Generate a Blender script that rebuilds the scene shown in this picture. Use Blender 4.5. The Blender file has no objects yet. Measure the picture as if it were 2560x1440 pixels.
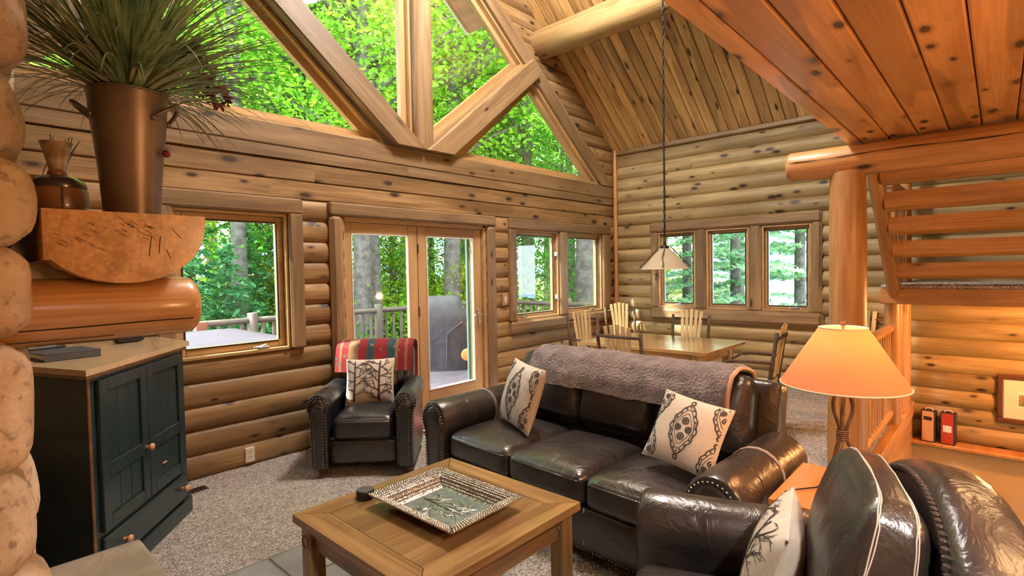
import bpy, math, random
import numpy as np
from mathutils import Vector, Matrix

random.seed(7)
RNG = np.random.default_rng(11)
SC = bpy.context.scene
COL = SC.collection
PI = math.pi
R = math.radians

# ------------------------------------------------------------------ camera, world, sun, exposure
cam_d = bpy.data.cameras.new('camera')
cam = bpy.data.objects.new('camera', cam_d)
COL.objects.link(cam)
SC.camera = cam
cam_d.sensor_width = 36.0
cam_d.lens = 1325.0 / 2560.0 * 36.0
cam_d.clip_start = 0.02
cam_d.clip_end = 400
_y, _p, _r = R(42.6), R(1.94), R(1.06)
_f = Vector((math.cos(_y) * math.cos(_p), math.sin(_y) * math.cos(_p), -math.sin(_p)))
_ri = Vector((math.sin(_y), -math.cos(_y), 0))
_d = _f.cross(_ri)
_rr = math.cos(_r) * _ri + math.sin(_r) * _d
_dd = -math.sin(_r) * _ri + math.cos(_r) * _d
CM = Matrix((( _rr.x, -_dd.x, -_f.x, 0), (_rr.y, -_dd.y, -_f.y, 0), (_rr.z, -_dd.z, -_f.z, 1.54), (0, 0, 0, 1)))
cam.matrix_world = CM

SC.view_settings.view_transform = 'Standard'
SC.view_settings.look = 'None'
SC.view_settings.gamma = 1.0
SC.view_settings.exposure = 0.62
SC.view_settings.use_curve_mapping = False
SC.cycles.max_bounces = 5
SC.cycles.diffuse_bounces = 3
SC.cycles.glossy_bounces = 2
SC.cycles.transmission_bounces = 3
SC.cycles.transparent_max_bounces = 6
SC.cycles.sample_clamp_indirect = 5.0
SC.cycles.use_adaptive_sampling = True
SC.cycles.adaptive_threshold = 0.12
SC.cycles.adaptive_min_samples = 12
SC.cycles.caustics_reflective = False
SC.cycles.caustics_refractive = False

world = bpy.data.worlds.new('world')
SC.world = world
world.use_nodes = True
wn = world.node_tree.nodes
wl = world.node_tree.links
bg = wn['Background']
bg.inputs['Color'].default_value = (0.86, 0.93, 1.0, 1)
bg.inputs['Strength'].default_value = 4.6

sun_d = bpy.data.lights.new('sun', 'SUN')
sun_d.energy = 15.0
sun_d.angle = R(2.0)
sun_d.color = (1.0, 0.93, 0.80)
sun = bpy.data.objects.new('sun', sun_d)
COL.objects.link(sun)
sun.rotation_euler = Vector((0.50, -0.36, -0.79)).to_track_quat('-Z', 'Y').to_euler()


def lamp(name, loc, power, color, radius=0.08, kind='POINT', rot=None, parent=None, spot=None):
    d = bpy.data.lights.new(name, kind)
    d.energy = power
    d.color = color
    d.shadow_soft_size = radius
    if kind == 'SPOT':
        d.spot_size = R(spot or 120)
        d.spot_blend = 0.7
    o = bpy.data.objects.new(name, d)
    COL.objects.link(o)
    o.location = loc
    if rot:
        o.rotation_euler = rot
    if parent:
        o.parent = parent
    return o


WARM = (1.0, 0.56, 0.24)
SOFT = (1.0, 0.80, 0.58)

# ------------------------------------------------------------------ mesh helpers


class MB:
    def __init__(self):
        self.v = []
        self.f = []

    def add(self, vs, fs):
        b = len(self.v)
        self.v.extend([tuple(map(float, p)) for p in vs])
        self.f.extend([tuple(int(i) + b for i in q) for q in fs])
        return self

    def cbox(self, x0, x1, y0, y1, z0, z1, c=0.004):
        """box with chamfered edges"""
        c = min(c, (x1 - x0) * .45, (y1 - y0) * .45, (z1 - z0) * .45)
        if c <= 0:
            vs = [(x, y, z) for x in (x0, x1) for y in (y0, y1) for z in (z0, z1)]
            return self.add(vs, [(0, 1, 3, 2), (4, 6, 7, 5), (0, 4, 5, 1), (2, 3, 7, 6), (0, 2, 6, 4), (1, 5, 7, 3)])
        vs = []
        idx = {}
        lo, hi = (x0, y0, z0), (x1, y1, z1)
        for sx in (0, 1):
            for sy in (0, 1):
                for sz in (0, 1):
                    s = (sx, sy, sz)
                    for a in range(3):
                        p = [0, 0, 0]
                        for k in range(3):
                            full = hi[k] if s[k] else lo[k]
                            ins = full - c if s[k] else full + c
                            p[k] = full if k == a else ins
                        idx[(s, a)] = len(vs)
                        vs.append(p)
        fs = []
        cen = np.array([(x0 + x1) / 2, (y0 + y1) / 2, (z0 + z1) / 2])

        def face(ids):
            P = np.array([vs[i] for i in ids])
            n = np.cross(P[1] - P[0], P[2] - P[0])
            if np.dot(n, P.mean(0) - cen) < 0:
                ids = ids[::-1]
            fs.append(tuple(ids))
        for a in range(3):
            b, d = (a + 1) % 3, (a + 2) % 3
            for s in (0, 1):
                q = []
                for (u, w) in ((0, 0), (1, 0), (1, 1), (0, 1)):
                    t = [0, 0, 0]
                    t[a], t[b], t[d] = s, u, w
                    q.append(idx[(tuple(t), a)])
                face(q)
            for u in (0, 1):
                for w in (0, 1):
                    t0 = [0, 0, 0]
                    t1 = [0, 0, 0]
                    t0[b] = t1[b] = u
                    t0[d] = t1[d] = w
                    t0[a], t1[a] = 0, 1
                    face([idx[(tuple(t0), b)], idx[(tuple(t1), b)], idx[(tuple(t1), d)], idx[(tuple(t0), d)]])
        for sx in (0, 1):
            for sy in (0, 1):
                for sz in (0, 1):
                    face([idx[((sx, sy, sz), 0)], idx[((sx, sy, sz), 1)], idx[((sx, sy, sz), 2)]])
        return self.add(vs, fs)

    def rings(self, rings, cap=True, closed=True):
        """loft a list of rings (same point count)"""
        n = len(rings[0])
        vs = [p for r in rings for p in r]
        fs = []
        m = n if closed else n - 1
        for i in range(len(rings) - 1):
            for j in range(m):
                k = (j + 1) % n
                fs.append((i * n + j, i * n + k, (i + 1) * n + k, (i + 1) * n + j))
        if cap and closed:
            fs.append(tuple(range(n))[::-1])
            fs.append(tuple(range((len(rings) - 1) * n, len(rings) * n)))
        return self.add(vs, fs)

    def tube(self, pts, r, n=8, cap=True):
        """tube along a polyline, r scalar or per point"""
        P = [Vector(p) for p in pts]
        rs = [r] * len(P) if not hasattr(r, '__len__') else r
        rings = []
        u = None
        for i, p in enumerate(P):
            t = (P[min(i + 1, len(P) - 1)] - P[max(i - 1, 0)]).normalized()
            if u is None:
                a = Vector((0, 0, 1)) if abs(t.z) < .9 else Vector((1, 0, 0))
                u = (a - t * a.dot(t)).normalized()
            else:
                u = (u - t * u.dot(t)).normalized()
            w = t.cross(u)
            rings.append([tuple(p + (u * math.cos(2 * PI * k / n) + w * math.sin(2 * PI * k / n)) * rs[i]) for k in range(n)])
        return self.rings(rings, cap)

    def lathe(self, prof, n=24, c=(0, 0, 0), cap=True):
        rings = [[(c[0] + r * math.cos(2 * PI * k / n), c[1] + r * math.sin(2 * PI * k / n), c[2] + z) for k in range(n)] for r, z in prof]
        return self.rings(rings, cap)

    def sphere(self, c, r, n=8, m=5):
        rs = r if hasattr(r, '__len__') else (r, r, r)
        rings = []
        for i in range(m + 1):
            a = -PI / 2 + PI * (i + .001) / (m + .002)
            rings.append([(c[0] + rs[0] * math.cos(a) * math.cos(2 * PI * k / n), c[1] + rs[1] * math.cos(a) * math.sin(2 * PI * k / n), c[2] + rs[2] * math.sin(a)) for k in range(n)])
        return self.rings(rings, True)

    def prism(self, prof, x0, x1, axis=0):
        """extrude a closed 2-D profile along an axis; profile is (a,b) in the two other axes"""
        def pt(t, a, b):
            return (t, a, b) if axis == 0 else ((a, t, b) if axis == 1 else (a, b, t))
        n = len(prof)
        vs = [pt(x0, *p) for p in prof] + [pt(x1, *p) for p in prof]
        fs = [(j, (j + 1) % n, n + (j + 1) % n, n + j) for j in range(n)]
        fs += [tuple(range(n))[::-1], tuple(range(n, 2 * n))]
        return self.add(vs, fs)

    def grid(self, P):
        """P: (n,m,3) array"""
        n, m = P.shape[:2]
        fs = [(i * m + j, i * m + j + 1, (i + 1) * m + j + 1, (i + 1) * m + j) for i in range(n - 1) for j in range(m - 1)]
        return self.add(P.reshape(-1, 3), fs)

    def xform(self, M):
        self.v = [tuple(M @ Vector(p)) for p in self.v]
        return self


def vnoise(P, s, seed=0):
    """cheap smooth value noise for numpy points"""
    P = np.asarray(P, float) * s
    o = np.zeros(len(P))
    r = np.random.default_rng(seed)
    for _ in range(6):
        k = r.normal(size=3)
        ph = r.uniform(0, 6.28)
        o += np.sin(P @ k * 1.3 + ph + 1.5 * np.sin(P @ r.normal(size=3)))
    return o / 6


def rbox(sx, sy, sz, r, n=10, bulge=(0, 0, 0), noise=0, nscale=6, seed=0, ctr=(0, 0, 0)):
    """soft box: rounded edges, faces that bulge (half sizes sx,sy,sz) as an MB"""
    h = np.array([sx, sy, sz])
    r = min(r, sx, sy, sz)
    inn = h - r
    vs = {}
    V = []
    F = []
    t = np.linspace(-1, 1, n + 1)
    t = np.sign(t) * (1 - (1 - np.abs(t)) ** 1.35)

    def vid(p):
        k = tuple(np.round(p, 6))
        if k not in vs:
            vs[k] = len(V)
            V.append(p)
        return vs[k]
    for a in range(3):
        b, d = (a + 1) % 3, (a + 2) % 3
        for s in (-1, 1):
            ids = [[None] * (n + 1) for _ in range(n + 1)]
            for i in range(n + 1):
                for j in range(n + 1):
                    p = np.zeros(3)
                    p[a], p[b], p[d] = s, t[i], t[j]
                    ids[i][j] = vid(p)
            for i in range(n):
                for j in range(n):
                    q = (ids[i][j], ids[i + 1][j], ids[i + 1][j + 1], ids[i][j + 1])
                    F.append(q if s > 0 else q[::-1])
    V = np.array(V)
    P = V * h
    q = np.clip(P, -inn, inn)
    dlt = P - q
    L = np.linalg.norm(dlt, axis=1, keepdims=True)
    Q = np.where(L > 1e-9, q + dlt / np.maximum(L, 1e-9) * r, P)
    for a in range(3):
        if bulge[a]:
            b, d = (a + 1) % 3, (a + 2) % 3
            w = (1 - np.clip(np.abs(V[:, b]), 0, 1) ** 2.4) * (1 - np.clip(np.abs(V[:, d]), 0, 1) ** 2.4)
            Q[:, a] += V[:, a] * w * bulge[a]
    if noise:
        nn = vnoise(Q, nscale, seed)
        N = Q / np.maximum(np.linalg.norm(Q, axis=1, keepdims=True), 1e-6)
        Q = Q + N * nn[:, None] * noise
    return MB().add(Q + np.array(ctr), F)


def obj(name, mb, mat, parent=None, M=None, smooth=35):
    me = bpy.data.meshes.new(name)
    me.from_pydata(mb.v, [], mb.f)
    if smooth:
        me.polygons.foreach_set('use_smooth', [True] * len(me.polygons))
        if smooth < 180:
            me.set_sharp_from_angle(angle=R(smooth))
    me.materials.append(mat if not isinstance(mat, str) else MAT[mat])
    me.update()
    o = bpy.data.objects.new(name, me)
    COL.objects.link(o)
    if parent is not None:
        o.parent = parent
    if M is not None:
        o.matrix_local = M
    return o


def empty(name, loc=(0, 0, 0), rz=0):
    o = bpy.data.objects.new(name, None)
    COL.objects.link(o)
    o.location = loc
    o.rotation_euler = (0, 0, rz)
    o.empty_display_size = .1
    return o


def tag(o, label, cat=None, group=None, kind=None):
    o['label'] = label
    if cat:
        o['category'] = cat
    if group:
        o['group'] = group
    if kind:
        o['kind'] = kind
    return o


def copy_tree(o, parent=None):
    c = o.copy()
    COL.objects.link(c)
    if parent is not None:
        c.parent = parent
    for ch in list(o.children):
        copy_tree(ch, c)
    return c


def frame(p0, p1, up=(0, 0, 1)):
    p0, p1 = Vector(p0), Vector(p1)
    x = (p1 - p0).normalized()
    u = Vector(up)
    if abs(x.dot(u.normalized())) > .98:
        u = Vector((0, 1, 0))
    y = u.cross(x).normalized()
    z = x.cross(y)
    return Matrix(((x.x, y.x, z.x, p0.x), (x.y, y.y, z.y, p0.y), (x.z, y.z, z.z, p0.z), (0, 0, 0, 1)))


def T(x, y, z):
    return Matrix.Translation((x, y, z))


def RX(a):
    return Matrix.Rotation(R(a), 4, 'X')


def RY(a):
    return Matrix.Rotation(R(a), 4, 'Y')


def RZ(a):
    return Matrix.Rotation(R(a), 4, 'Z')


def plank(name, p0, p1, w, t, mat, parent=None, up=(0, 0, 1), c=.004):
    """board along p0-p1, w wide, t thick (thickness along 'up')"""
    L = (Vector(p1) - Vector(p0)).length
    return obj(name, MB().cbox(0, L, -w / 2, w / 2, -t / 2, t / 2, c), mat, parent, frame(p0, p1, up))


def round_log(name, p0, p1, r0, r1, mat, parent=None, n=16, seg=8, jit=.03, seed=0, endr=.25):
    """natural log with rounded-off ends"""
    L = (Vector(p1) - Vector(p0)).length
    rg = np.random.default_rng(seed + 5)
    ph = rg.uniform(0, 6.28, 4)
    rings = []
    e = min(r0 * endr, L * .1)
    xs = [0, e * .35] + list(np.linspace(e, L - e, seg + 1)) + [L - e * .35, L]
    for i, x in enumerate(xs):
        r = r0 + (r1 - r0) * x / L
        k = .80 if i in (0, len(xs) - 1) else (.94 if i in (1, len(xs) - 2) else 1.0)
        ring = []
        for j in range(n):
            a = 2 * PI * j / n
            rr = r * k * (1 + jit * (.6 * math.sin(2 * a + ph[0] + x * 1.1) + .4 * math.sin(3 * a + ph[1] - x * 2.3) + .4 * math.sin(x * 4 + ph[2])))
            ring.append((x, rr * math.cos(a), rr * math.sin(a)))
        rings.append(ring)
    return obj(name, MB().rings(rings), mat, parent, frame(p0, p1), smooth=50)


# ------------------------------------------------------------------ materials
MAT = {}


def node_mat(name):
    m = bpy.data.materials.new(name)
    m.use_nodes = True
    nt = m.node_tree
    b = nt.nodes['Principled BSDF']
    MAT[name] = m
    return m, nt, b


def N(nt, t, **kw):
    n = nt.nodes.new(t)
    for k, v in kw.items():
        if k.startswith('_'):
            setattr(n, k[1:], v)
        else:
            n.inputs[k.replace('__', ' ')].default_value = v
    return n


def ramp(nt, stops, src=None):
    n = nt.nodes.new('ShaderNodeValToRGB')
    e = n.color_ramp.elements
    while len(e) < len(stops):
        e.new(.5)
    for i, (p, c) in enumerate(stops):
        e[i].position = p
        e[i].color = (c[0], c[1], c[2], 1) if hasattr(c, '__len__') else (c, c, c, 1)
    if src is not None:
        nt.links.new(src, n.inputs['Fac'])
    return n


def mix(nt, fac, a, b, mode='MIX'):
    n = nt.nodes.new('ShaderNodeMix')
    n.data_type = 'RGBA'
    n.blend_type = mode
    n.clamp_factor = True
    for s, v in (('Factor', fac), ('A', a), ('B', b)):
        i = [q for q in n.inputs if q.name == s and (q.type == ('VALUE' if s == 'Factor' else 'RGBA'))][0]
        if hasattr(v, 'is_linked') or hasattr(v, 'links'):
            nt.links.new(v, i)
        elif s == 'Factor':
            i.default_value = v
        else:
            i.default_value = (*v, 1)
    return [q for q in n.outputs if q.type == 'RGBA'][0]


def math_n(nt, op, a, b=None):
    n = nt.nodes.new('ShaderNodeMath')
    n.operation = op
    for i, v in ((0, a), (1, b)):
        if v is None:
            continue
        if hasattr(v, 'links'):
            nt.links.new(v, n.inputs[i])
        else:
            n.inputs[i].default_value = v
    return n.outputs[0]


def wood(name, light, dark, knot=(.045, .022, .010), kscale=(1.9, 5.5, 5.5), kdens=.45, ksize=.15, rough=.5, grain=1.0, var=.18, bump=.15, coat=0.0, streak=0.0):
    """wood with its grain along the object's local X, knots and a tone of its own for each piece"""
    m, nt, b = node_mat(name)
    L = nt.links.new
    tc = N(nt, 'ShaderNodeTexCoord')
    oi = N(nt, 'ShaderNodeObjectInfo')
    off = N(nt, 'ShaderNodeVectorMath', _operation='SCALE')
    comb = N(nt, 'ShaderNodeCombineXYZ', X=31.0, Y=17.0, Z=23.0)
    L(comb.outputs[0], off.inputs[0])
    L(oi.outputs['Random'], off.inputs['Scale'])
    add = N(nt, 'ShaderNodeVectorMath', _operation='ADD')
    L(tc.outputs['Object'], add.inputs[0])
    L(off.outputs[0], add.inputs[1])

    def mp(s):
        q = N(nt, 'ShaderNodeMapping')
        q.inputs['Scale'].default_value = s
        L(add.outputs[0], q.inputs['Vector'])
        return q.outputs[0]
    g1 = N(nt, 'ShaderNodeTexNoise', Scale=1.0, Detail=2.5, Roughness=.6, Distortion=.6)
    L(mp((.9, 11, 11)), g1.inputs['Vector'])
    g2 = N(nt, 'ShaderNodeTexNoise', Scale=1.0, Detail=1.0, Roughness=.6, Distortion=.2)
    L(mp((2.5, 85, 85)), g2.inputs['Vector'])
    gr = mix(nt, .35, g1.outputs['Fac'], g2.outputs['Fac'])
    base = mix(nt, ramp(nt, [(.38, 0), (.62, 1)], gr).outputs[0], light, dark)
    # broad stain
    g3 = N(nt, 'ShaderNodeTexNoise', Scale=1.0, Detail=1.0)
    L(mp((.7, 2.4, 2.4)), g3.inputs['Vector'])
    base = mix(nt, ramp(nt, [(.5, 0), (.72, .55 * grain)], g3.outputs['Fac']).outputs[0], base, tuple(c * .62 for c in dark))
    if streak:
        g4 = N(nt, 'ShaderNodeTexNoise', Scale=1.0, Detail=1.0, Distortion=.4)
        L(mp((.55, 5, 5)), g4.inputs['Vector'])
        base = mix(nt, ramp(nt, [(.57, 0), (.60, streak)], g4.outputs['Fac']).outputs[0], base, tuple(c * .45 for c in dark))
    # knots
    vo = N(nt, 'ShaderNodeTexVoronoi', Scale=1.0)
    L(mp(kscale), vo.inputs['Vector'])
    wob = math_n(nt, 'ADD', vo.outputs['Distance'], math_n(nt, 'MULTIPLY', math_n(nt, 'SUBTRACT', g2.outputs['Fac'], .5), .10))
    sep = N(nt, 'ShaderNodeSeparateColor')
    L(vo.outputs['Color'], sep.inputs[0])
    wob = math_n(nt, 'MULTIPLY', wob, math_n(nt, 'ADD', math_n(nt, 'MULTIPLY', sep.outputs[1], 1.6), .75))
    kn = ramp(nt, [(ksize * .72, 1), (ksize, .38), (ksize * 1.7, 0)], wob).outputs[0]
    has = math_n(nt, 'GREATER_THAN', sep.outputs[0], 1 - kdens)
    kf = math_n(nt, 'MULTIPLY', kn, has)
    col = mix(nt, kf, base, knot)
    # tone per piece
    tv = math_n(nt, 'ADD', math_n(nt, 'MULTIPLY', oi.outputs['Random'], var * 2), 1 - var)
    cmb = N(nt, 'ShaderNodeCombineColor')
    for k in range(3):
        L(tv, cmb.inputs[k])
    col = mix(nt, 1.0, col, cmb.outputs[0], 'MULTIPLY')
    L(col, b.inputs['Base Color'])
    b.inputs['Roughness'].default_value = rough
    if coat:
        b.inputs['Coat Weight'].default_value = coat
        b.inputs['Coat Roughness'].default_value = .18
    if bump:
        bp = N(nt, 'ShaderNodeBump', Strength=bump, Distance=.004)
        hh = math_n(nt, 'SUBTRACT', gr, math_n(nt, 'MULTIPLY', kf, .6))
        L(hh, bp.inputs['Height'])
        L(bp.outputs[0], b.inputs['Normal'])
    return m


def plain(name, col, rough=.5, metal=0, var=0.0, vscale=8, col2=None, bump=0, bscale=60, bdist=.003, emis=None, estr=0, coat=0, sheen=0, spec=None, detail=3.0):
    m, nt, b = node_mat(name)
    L = nt.links.new
    b.inputs['Roughness'].default_value = rough
    b.inputs['Metallic'].default_value = metal
    b.inputs['Base Color'].default_value = (*col, 1)
    if spec is not None:
        b.inputs['Specular IOR Level'].default_value = spec
    tc = N(nt, 'ShaderNodeTexCoord')
    if col2 is not None or var:
        n = N(nt, 'ShaderNodeTexNoise', Scale=vscale, Detail=detail)
        L(tc.outputs['Object'], n.inputs['Vector'])
        c2 = col2 if col2 is not None else tuple(c * (1 - var) for c in col)
        L(mix(nt, ramp(nt, [(.38, 0), (.62, 1)], n.outputs['Fac']).outputs[0], col, c2), b.inputs['Base Color'])
    if bump:
        n2 = N(nt, 'ShaderNodeTexNoise', Scale=bscale, Detail=3.0)
        L(tc.outputs['Object'], n2.inputs['Vector'])
        bp = N(nt, 'ShaderNodeBump', Strength=bump, Distance=bdist)
        L(n2.outputs['Fac'], bp.inputs['Height'])
        L(bp.outputs[0], b.inputs['Normal'])
    if emis:
        b.inputs['Emission Color'].default_value = (*emis, 1)
        b.inputs['Emission Strength'].default_value = estr
    if coat:
        b.inputs['Coat Weight'].default_value = coat
        b.inputs['Coat Roughness'].default_value = .15
    if sheen:
        b.inputs['Sheen Weight'].default_value = sheen
    return m


# pine of the log walls, the trim, the ceiling boards, the loft boards
wood('log_pine', (.42, .262, .115), (.215, .118, .043), kscale=(4.4, .8, 11), kdens=.60, ksize=.25, rough=.55, var=.12, grain=1.3)
wood('log_pine_daylit', (.44, .320, .145), (.26, .170, .066), kscale=(4.4, .8, 11), kdens=.60, ksize=.24, rough=.55, var=.12, grain=1.2)  # same pine, with the right wall's cooler daylight put into the colour
wood('round_pine', (.46, .310, .135), (.29, .175, .068), kscale=(2.4, 6, 6), kdens=.5, ksize=.18, rough=.5, var=.06)
wood('trim_pine', (.33, .215, .110), (.195, .115, .052), kscale=(3.0, .8, 9), kdens=.35, ksize=.17, rough=.5, var=.06)  # darkened: the backlit shade of the gable trim is in this colour
wood('sash_pine', (.54, .355, .17), (.42, .255, .105), kdens=.0, rough=.4, var=.04)
wood('ceiling_pine', (.72, .470, .195), (.44, .250, .092), kscale=(3.6, 12, .8), kdens=.55, ksize=.22, rough=.4, var=.24, streak=.5)
wood('loft_pine', (.80, .39, .140), (.56, .240, .078), kscale=(4.6, 10, .8), kdens=.55, ksize=.27, rough=.32, var=.10, streak=.55, coat=.15)
wood('stair_pine', (.62, .315, .115), (.40, .180, .060), kdens=.4, ksize=.12, rough=.4, var=.10)
wood('mantel_pine', (.62, .350, .140), (.36, .165, .052), kdens=.25, ksize=.12, rough=.32, var=.03, coat=.3)
wood('table_pine', (.38, .228, .090), (.19, .098, .034), kscale=(2.4, 6, 6), kdens=.3, ksize=.11, rough=.3, var=.10, coat=.25)
wood('dining_pine', (.52, .330, .140), (.40, .235, .090), kdens=.1, rough=.2, var=.08, coat=.6)
wood('slat_pine', (.72, .55, .30), (.60, .42, .20), kdens=.1, rough=.45, var=.08)
wood('hickory_bark', (.14, .080, .045), (.055, .030, .018), kdens=.2, rough=.7, var=.15, bump=.6)
wood('orange_pine', (.66, .24, .06), (.52, .165, .035), kdens=.15, rough=.28, var=.05, coat=.3)
wood('deck_wood', (.115, .10, .145), (.075, .065, .10), kdens=.1, rough=.7, var=.12)
wood('rail_wood', (.26, .21, .18), (.17, .135, .115), kdens=.3, rough=.7, var=.12)
wood('soffit', (.50, .26, .19), (.42, .21, .15), kdens=.1, rough=.6, var=.06)
wood('foot_wood', (.22, .10, .045), (.14, .06, .028), kdens=0, rough=.35, var=.04)

plain('gap', (.035, .018, .008), .9)
plain('drywall', (.62, .42, .20), .9, var=.06, vscale=3)
plain('cabinet_paint', (.013, .029, .033), .32, col2=(.020, .041, .045), vscale=5, bump=.08, bscale=30, coat=.15)
plain('knob_copper', (.72, .36, .20), .28, var=.2, vscale=20)
plain('black_plastic', (.012, .012, .014), .35)
plain('silver_metal', (.62, .60, .57), .3, metal=1.0)
plain('brass_dark', (.16, .11, .06), .4, metal=.9)
plain('iron', (.030, .024, .020), .45, metal=.5)
plain('lamp_iron', (.26, .19, .13), .36, metal=.75, var=.3, vscale=14)
plain('ivory', (.72, .66, .50), .4)
plain('ivory_dark', (.10, .09, .07), .5)
plain('vent_metal', (.05, .03, .02), .5)


def leather(name, c1, c2, rough):
    m, nt, b = node_mat(name)
    L = nt.links.new
    tc = N(nt, 'ShaderNodeTexCoord')
    n = N(nt, 'ShaderNodeTexNoise', Scale=3.5, Detail=3.0)
    L(tc.outputs['Object'], n.inputs['Vector'])
    L(mix(nt, ramp(nt, [(.38, 0), (.62, 1)], n.outputs['Fac']).outputs[0], c1, c2), b.inputs['Base Color'])
    L(ramp(nt, [(.3, rough - .05), (.7, rough + .08)], n.outputs['Fac']).outputs[0], b.inputs['Roughness'])
    b.inputs['Specular IOR Level'].default_value = .95
    fine = N(nt, 'ShaderNodeTexNoise', Scale=160.0, Detail=2.0)
    L(tc.outputs['Object'], fine.inputs['Vector'])
    cr = N(nt, 'ShaderNodeTexNoise', Scale=8.0, Detail=4.0, Roughness=.55, Distortion=1.2)
    L(tc.outputs['Object'], cr.inputs['Vector'])
    b1 = N(nt, 'ShaderNodeBump', Strength=.45, Distance=.018)
    L(cr.outputs['Fac'], b1.inputs['Height'])
    b2 = N(nt, 'ShaderNodeBump', Strength=.22, Distance=.0015)
    L(fine.outputs['Fac'], b2.inputs['Height'])
    L(b1.outputs[0], b2.inputs['Normal'])
    L(b2.outputs[0], b.inputs['Normal'])


leather('leather', (.020, .0165, .0155), (.036, .027, .023), .31)
leather('leather_black', (.011, .012, .0145), (.019, .019, .022), .31)
plain('stitch', (.62, .52, .45), .7)
plain('nailhead', (.42, .34, .24), .32, metal=.9)
plain('linen', (.66, .58, .48), .9, var=.08, vscale=60, bump=.3, bscale=350, bdist=.001, sheen=.1)
plain('linen_print', (.06, .05, .045), .9)
plain('fleece', (.34, .27, .27), 1.0, col2=(.20, .155, .155), vscale=9, bump=1.0, bscale=85, bdist=.03, sheen=.5)
plain('suede_hem', (.62, .38, .25), .8, var=.1)
plain('pewter', (.70, .69, .68), .26, metal=1.0, var=.15, vscale=12, bump=.6, bscale=55, bdist=.008)
plain('pewter_flat', (.36, .43, .44), .40, metal=.9, var=.25, vscale=25)
plain('pewter_relief', (.55, .60, .58), .28, metal=1.0)
plain('bucket_metal', (.20, .150, .115), .40, metal=.55, col2=(.13, .095, .07), vscale=5, bump=.15, bscale=10)
plain('grass_green', (.075, .150, .070), .42, col2=(.30, .40, .20), vscale=9)
plain('grass_pale', (.44, .46, .24), .5, var=.3, vscale=9)
plain('red_flower', (.26, .022, .035), .7, var=.5, vscale=20)
plain('twig', (.13, .075, .045), .8)
plain('slate', (.30, .30, .31), .55, col2=(.20, .195, .20), vscale=3.5, bump=.4, bscale=9, bdist=.01)
plain('hearth_stone', (.34, .285, .22), .6, col2=(.24, .20, .155), vscale=5, bump=.6, bscale=9, bdist=.012)
plain('grout', (.16, .14, .12), .9)
plain('mortar', (.20, .15, .11), .95, bump=.5, bscale=30)
plain('paper', (.78, .76, .74), .6)
plain('photo_mat', (.78, .68, .56), .7)
plain('photo_green', (.10, .14, .04), .6, col2=(.35, .25, .12), vscale=14)
plain('frame_wood', (.11, .045, .022), .35, coat=.2)
plain('box_red', (.46, .05, .025), .5)
plain('box_tan', (.62, .34, .18), .5)
plain('box_dark', (.03, .015, .010), .5)
plain('white_cord', (.75, .72, .66), .6)
plain('grill_cover', (.115, .12, .15), .75, var=.12, vscale=6, bump=.5, bscale=7, bdist=.03)
plain('tub_cover', (.085, .072, .11), .7, var=.12, vscale=4)
plain('tub_side', (.42, .17, .10), .6)
plain('bark', (.24, .215, .21), .95, col2=(.13, .115, .115), vscale=7, bump=1.0, bscale=14, bdist=.03)
plain('soil', (.10, .16, .035), 1.0, col2=(.20, .26, .05), vscale=1.2)
plain('lake', (.16, .36, .70), .35)
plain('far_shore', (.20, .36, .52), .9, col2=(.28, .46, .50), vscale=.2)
plain('decor_clay', (.30, .14, .07), .35, col2=(.13, .06, .035), vscale=9, coat=.4)
plain('decor_glaze', (.055, .045, .055), .25, coat=.5)
plain('decor_pale', (.62, .52, .36), .4, col2=(.30, .20, .11), vscale=26)
plain('bulb', (1, 1, 1), .5, emis=(1, .78, .48), estr=9)
plain('switch_wood', (.34, .19, .08), .4)
plain('rug_red', (.30, .035, .025), 1.0, col2=(.05, .045, .05), vscale=26)


def make_stone(name, c1, c2, c3):
    m, nt, b = node_mat(name)
    L = nt.links.new
    tc = N(nt, 'ShaderNodeTexCoord')
    oi = N(nt, 'ShaderNodeObjectInfo')
    add = N(nt, 'ShaderNodeVectorMath', _operation='ADD')
    L(tc.outputs['Object'], add.inputs[0])
    L(oi.outputs['Random'], add.inputs[1])
    n1 = N(nt, 'ShaderNodeTexNoise', Scale=5.0, Detail=5.0, Roughness=.65, Distortion=.8)
    L(add.outputs[0], n1.inputs['Vector'])
    n2 = N(nt, 'ShaderNodeTexNoise', Scale=38.0, Detail=4.0)
    L(add.outputs[0], n2.inputs['Vector'])
    c = mix(nt, ramp(nt, [(.35, 0), (.65, 1)], n1.outputs['Fac']).outputs[0], c1, c2)
    c = mix(nt, ramp(nt, [(.55, 0), (.7, .8)], n2.outputs['Fac']).outputs[0], c, c3)
    tv = math_n(nt, 'ADD', math_n(nt, 'MULTIPLY', oi.outputs['Random'], .5), .75)
    cmb = N(nt, 'ShaderNodeCombineColor')
    for k in range(3):
        L(tv, cmb.inputs[k])
    L(mix(nt, 1.0, c, cmb.outputs[0], 'MULTIPLY'), b.inputs['Base Color'])
    b.inputs['Roughness'].default_value = .75
    bp = N(nt, 'ShaderNodeBump', Strength=.7, Distance=.012)
    L(mix(nt, .5, n1.outputs['Fac'], n2.outputs['Fac']), bp.inputs['Height'])
    L(bp.outputs[0], b.inputs['Normal'])


make_stone('field_stone', (.58, .45, .30), (.42, .29, .18), (.22, .15, .10))


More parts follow.
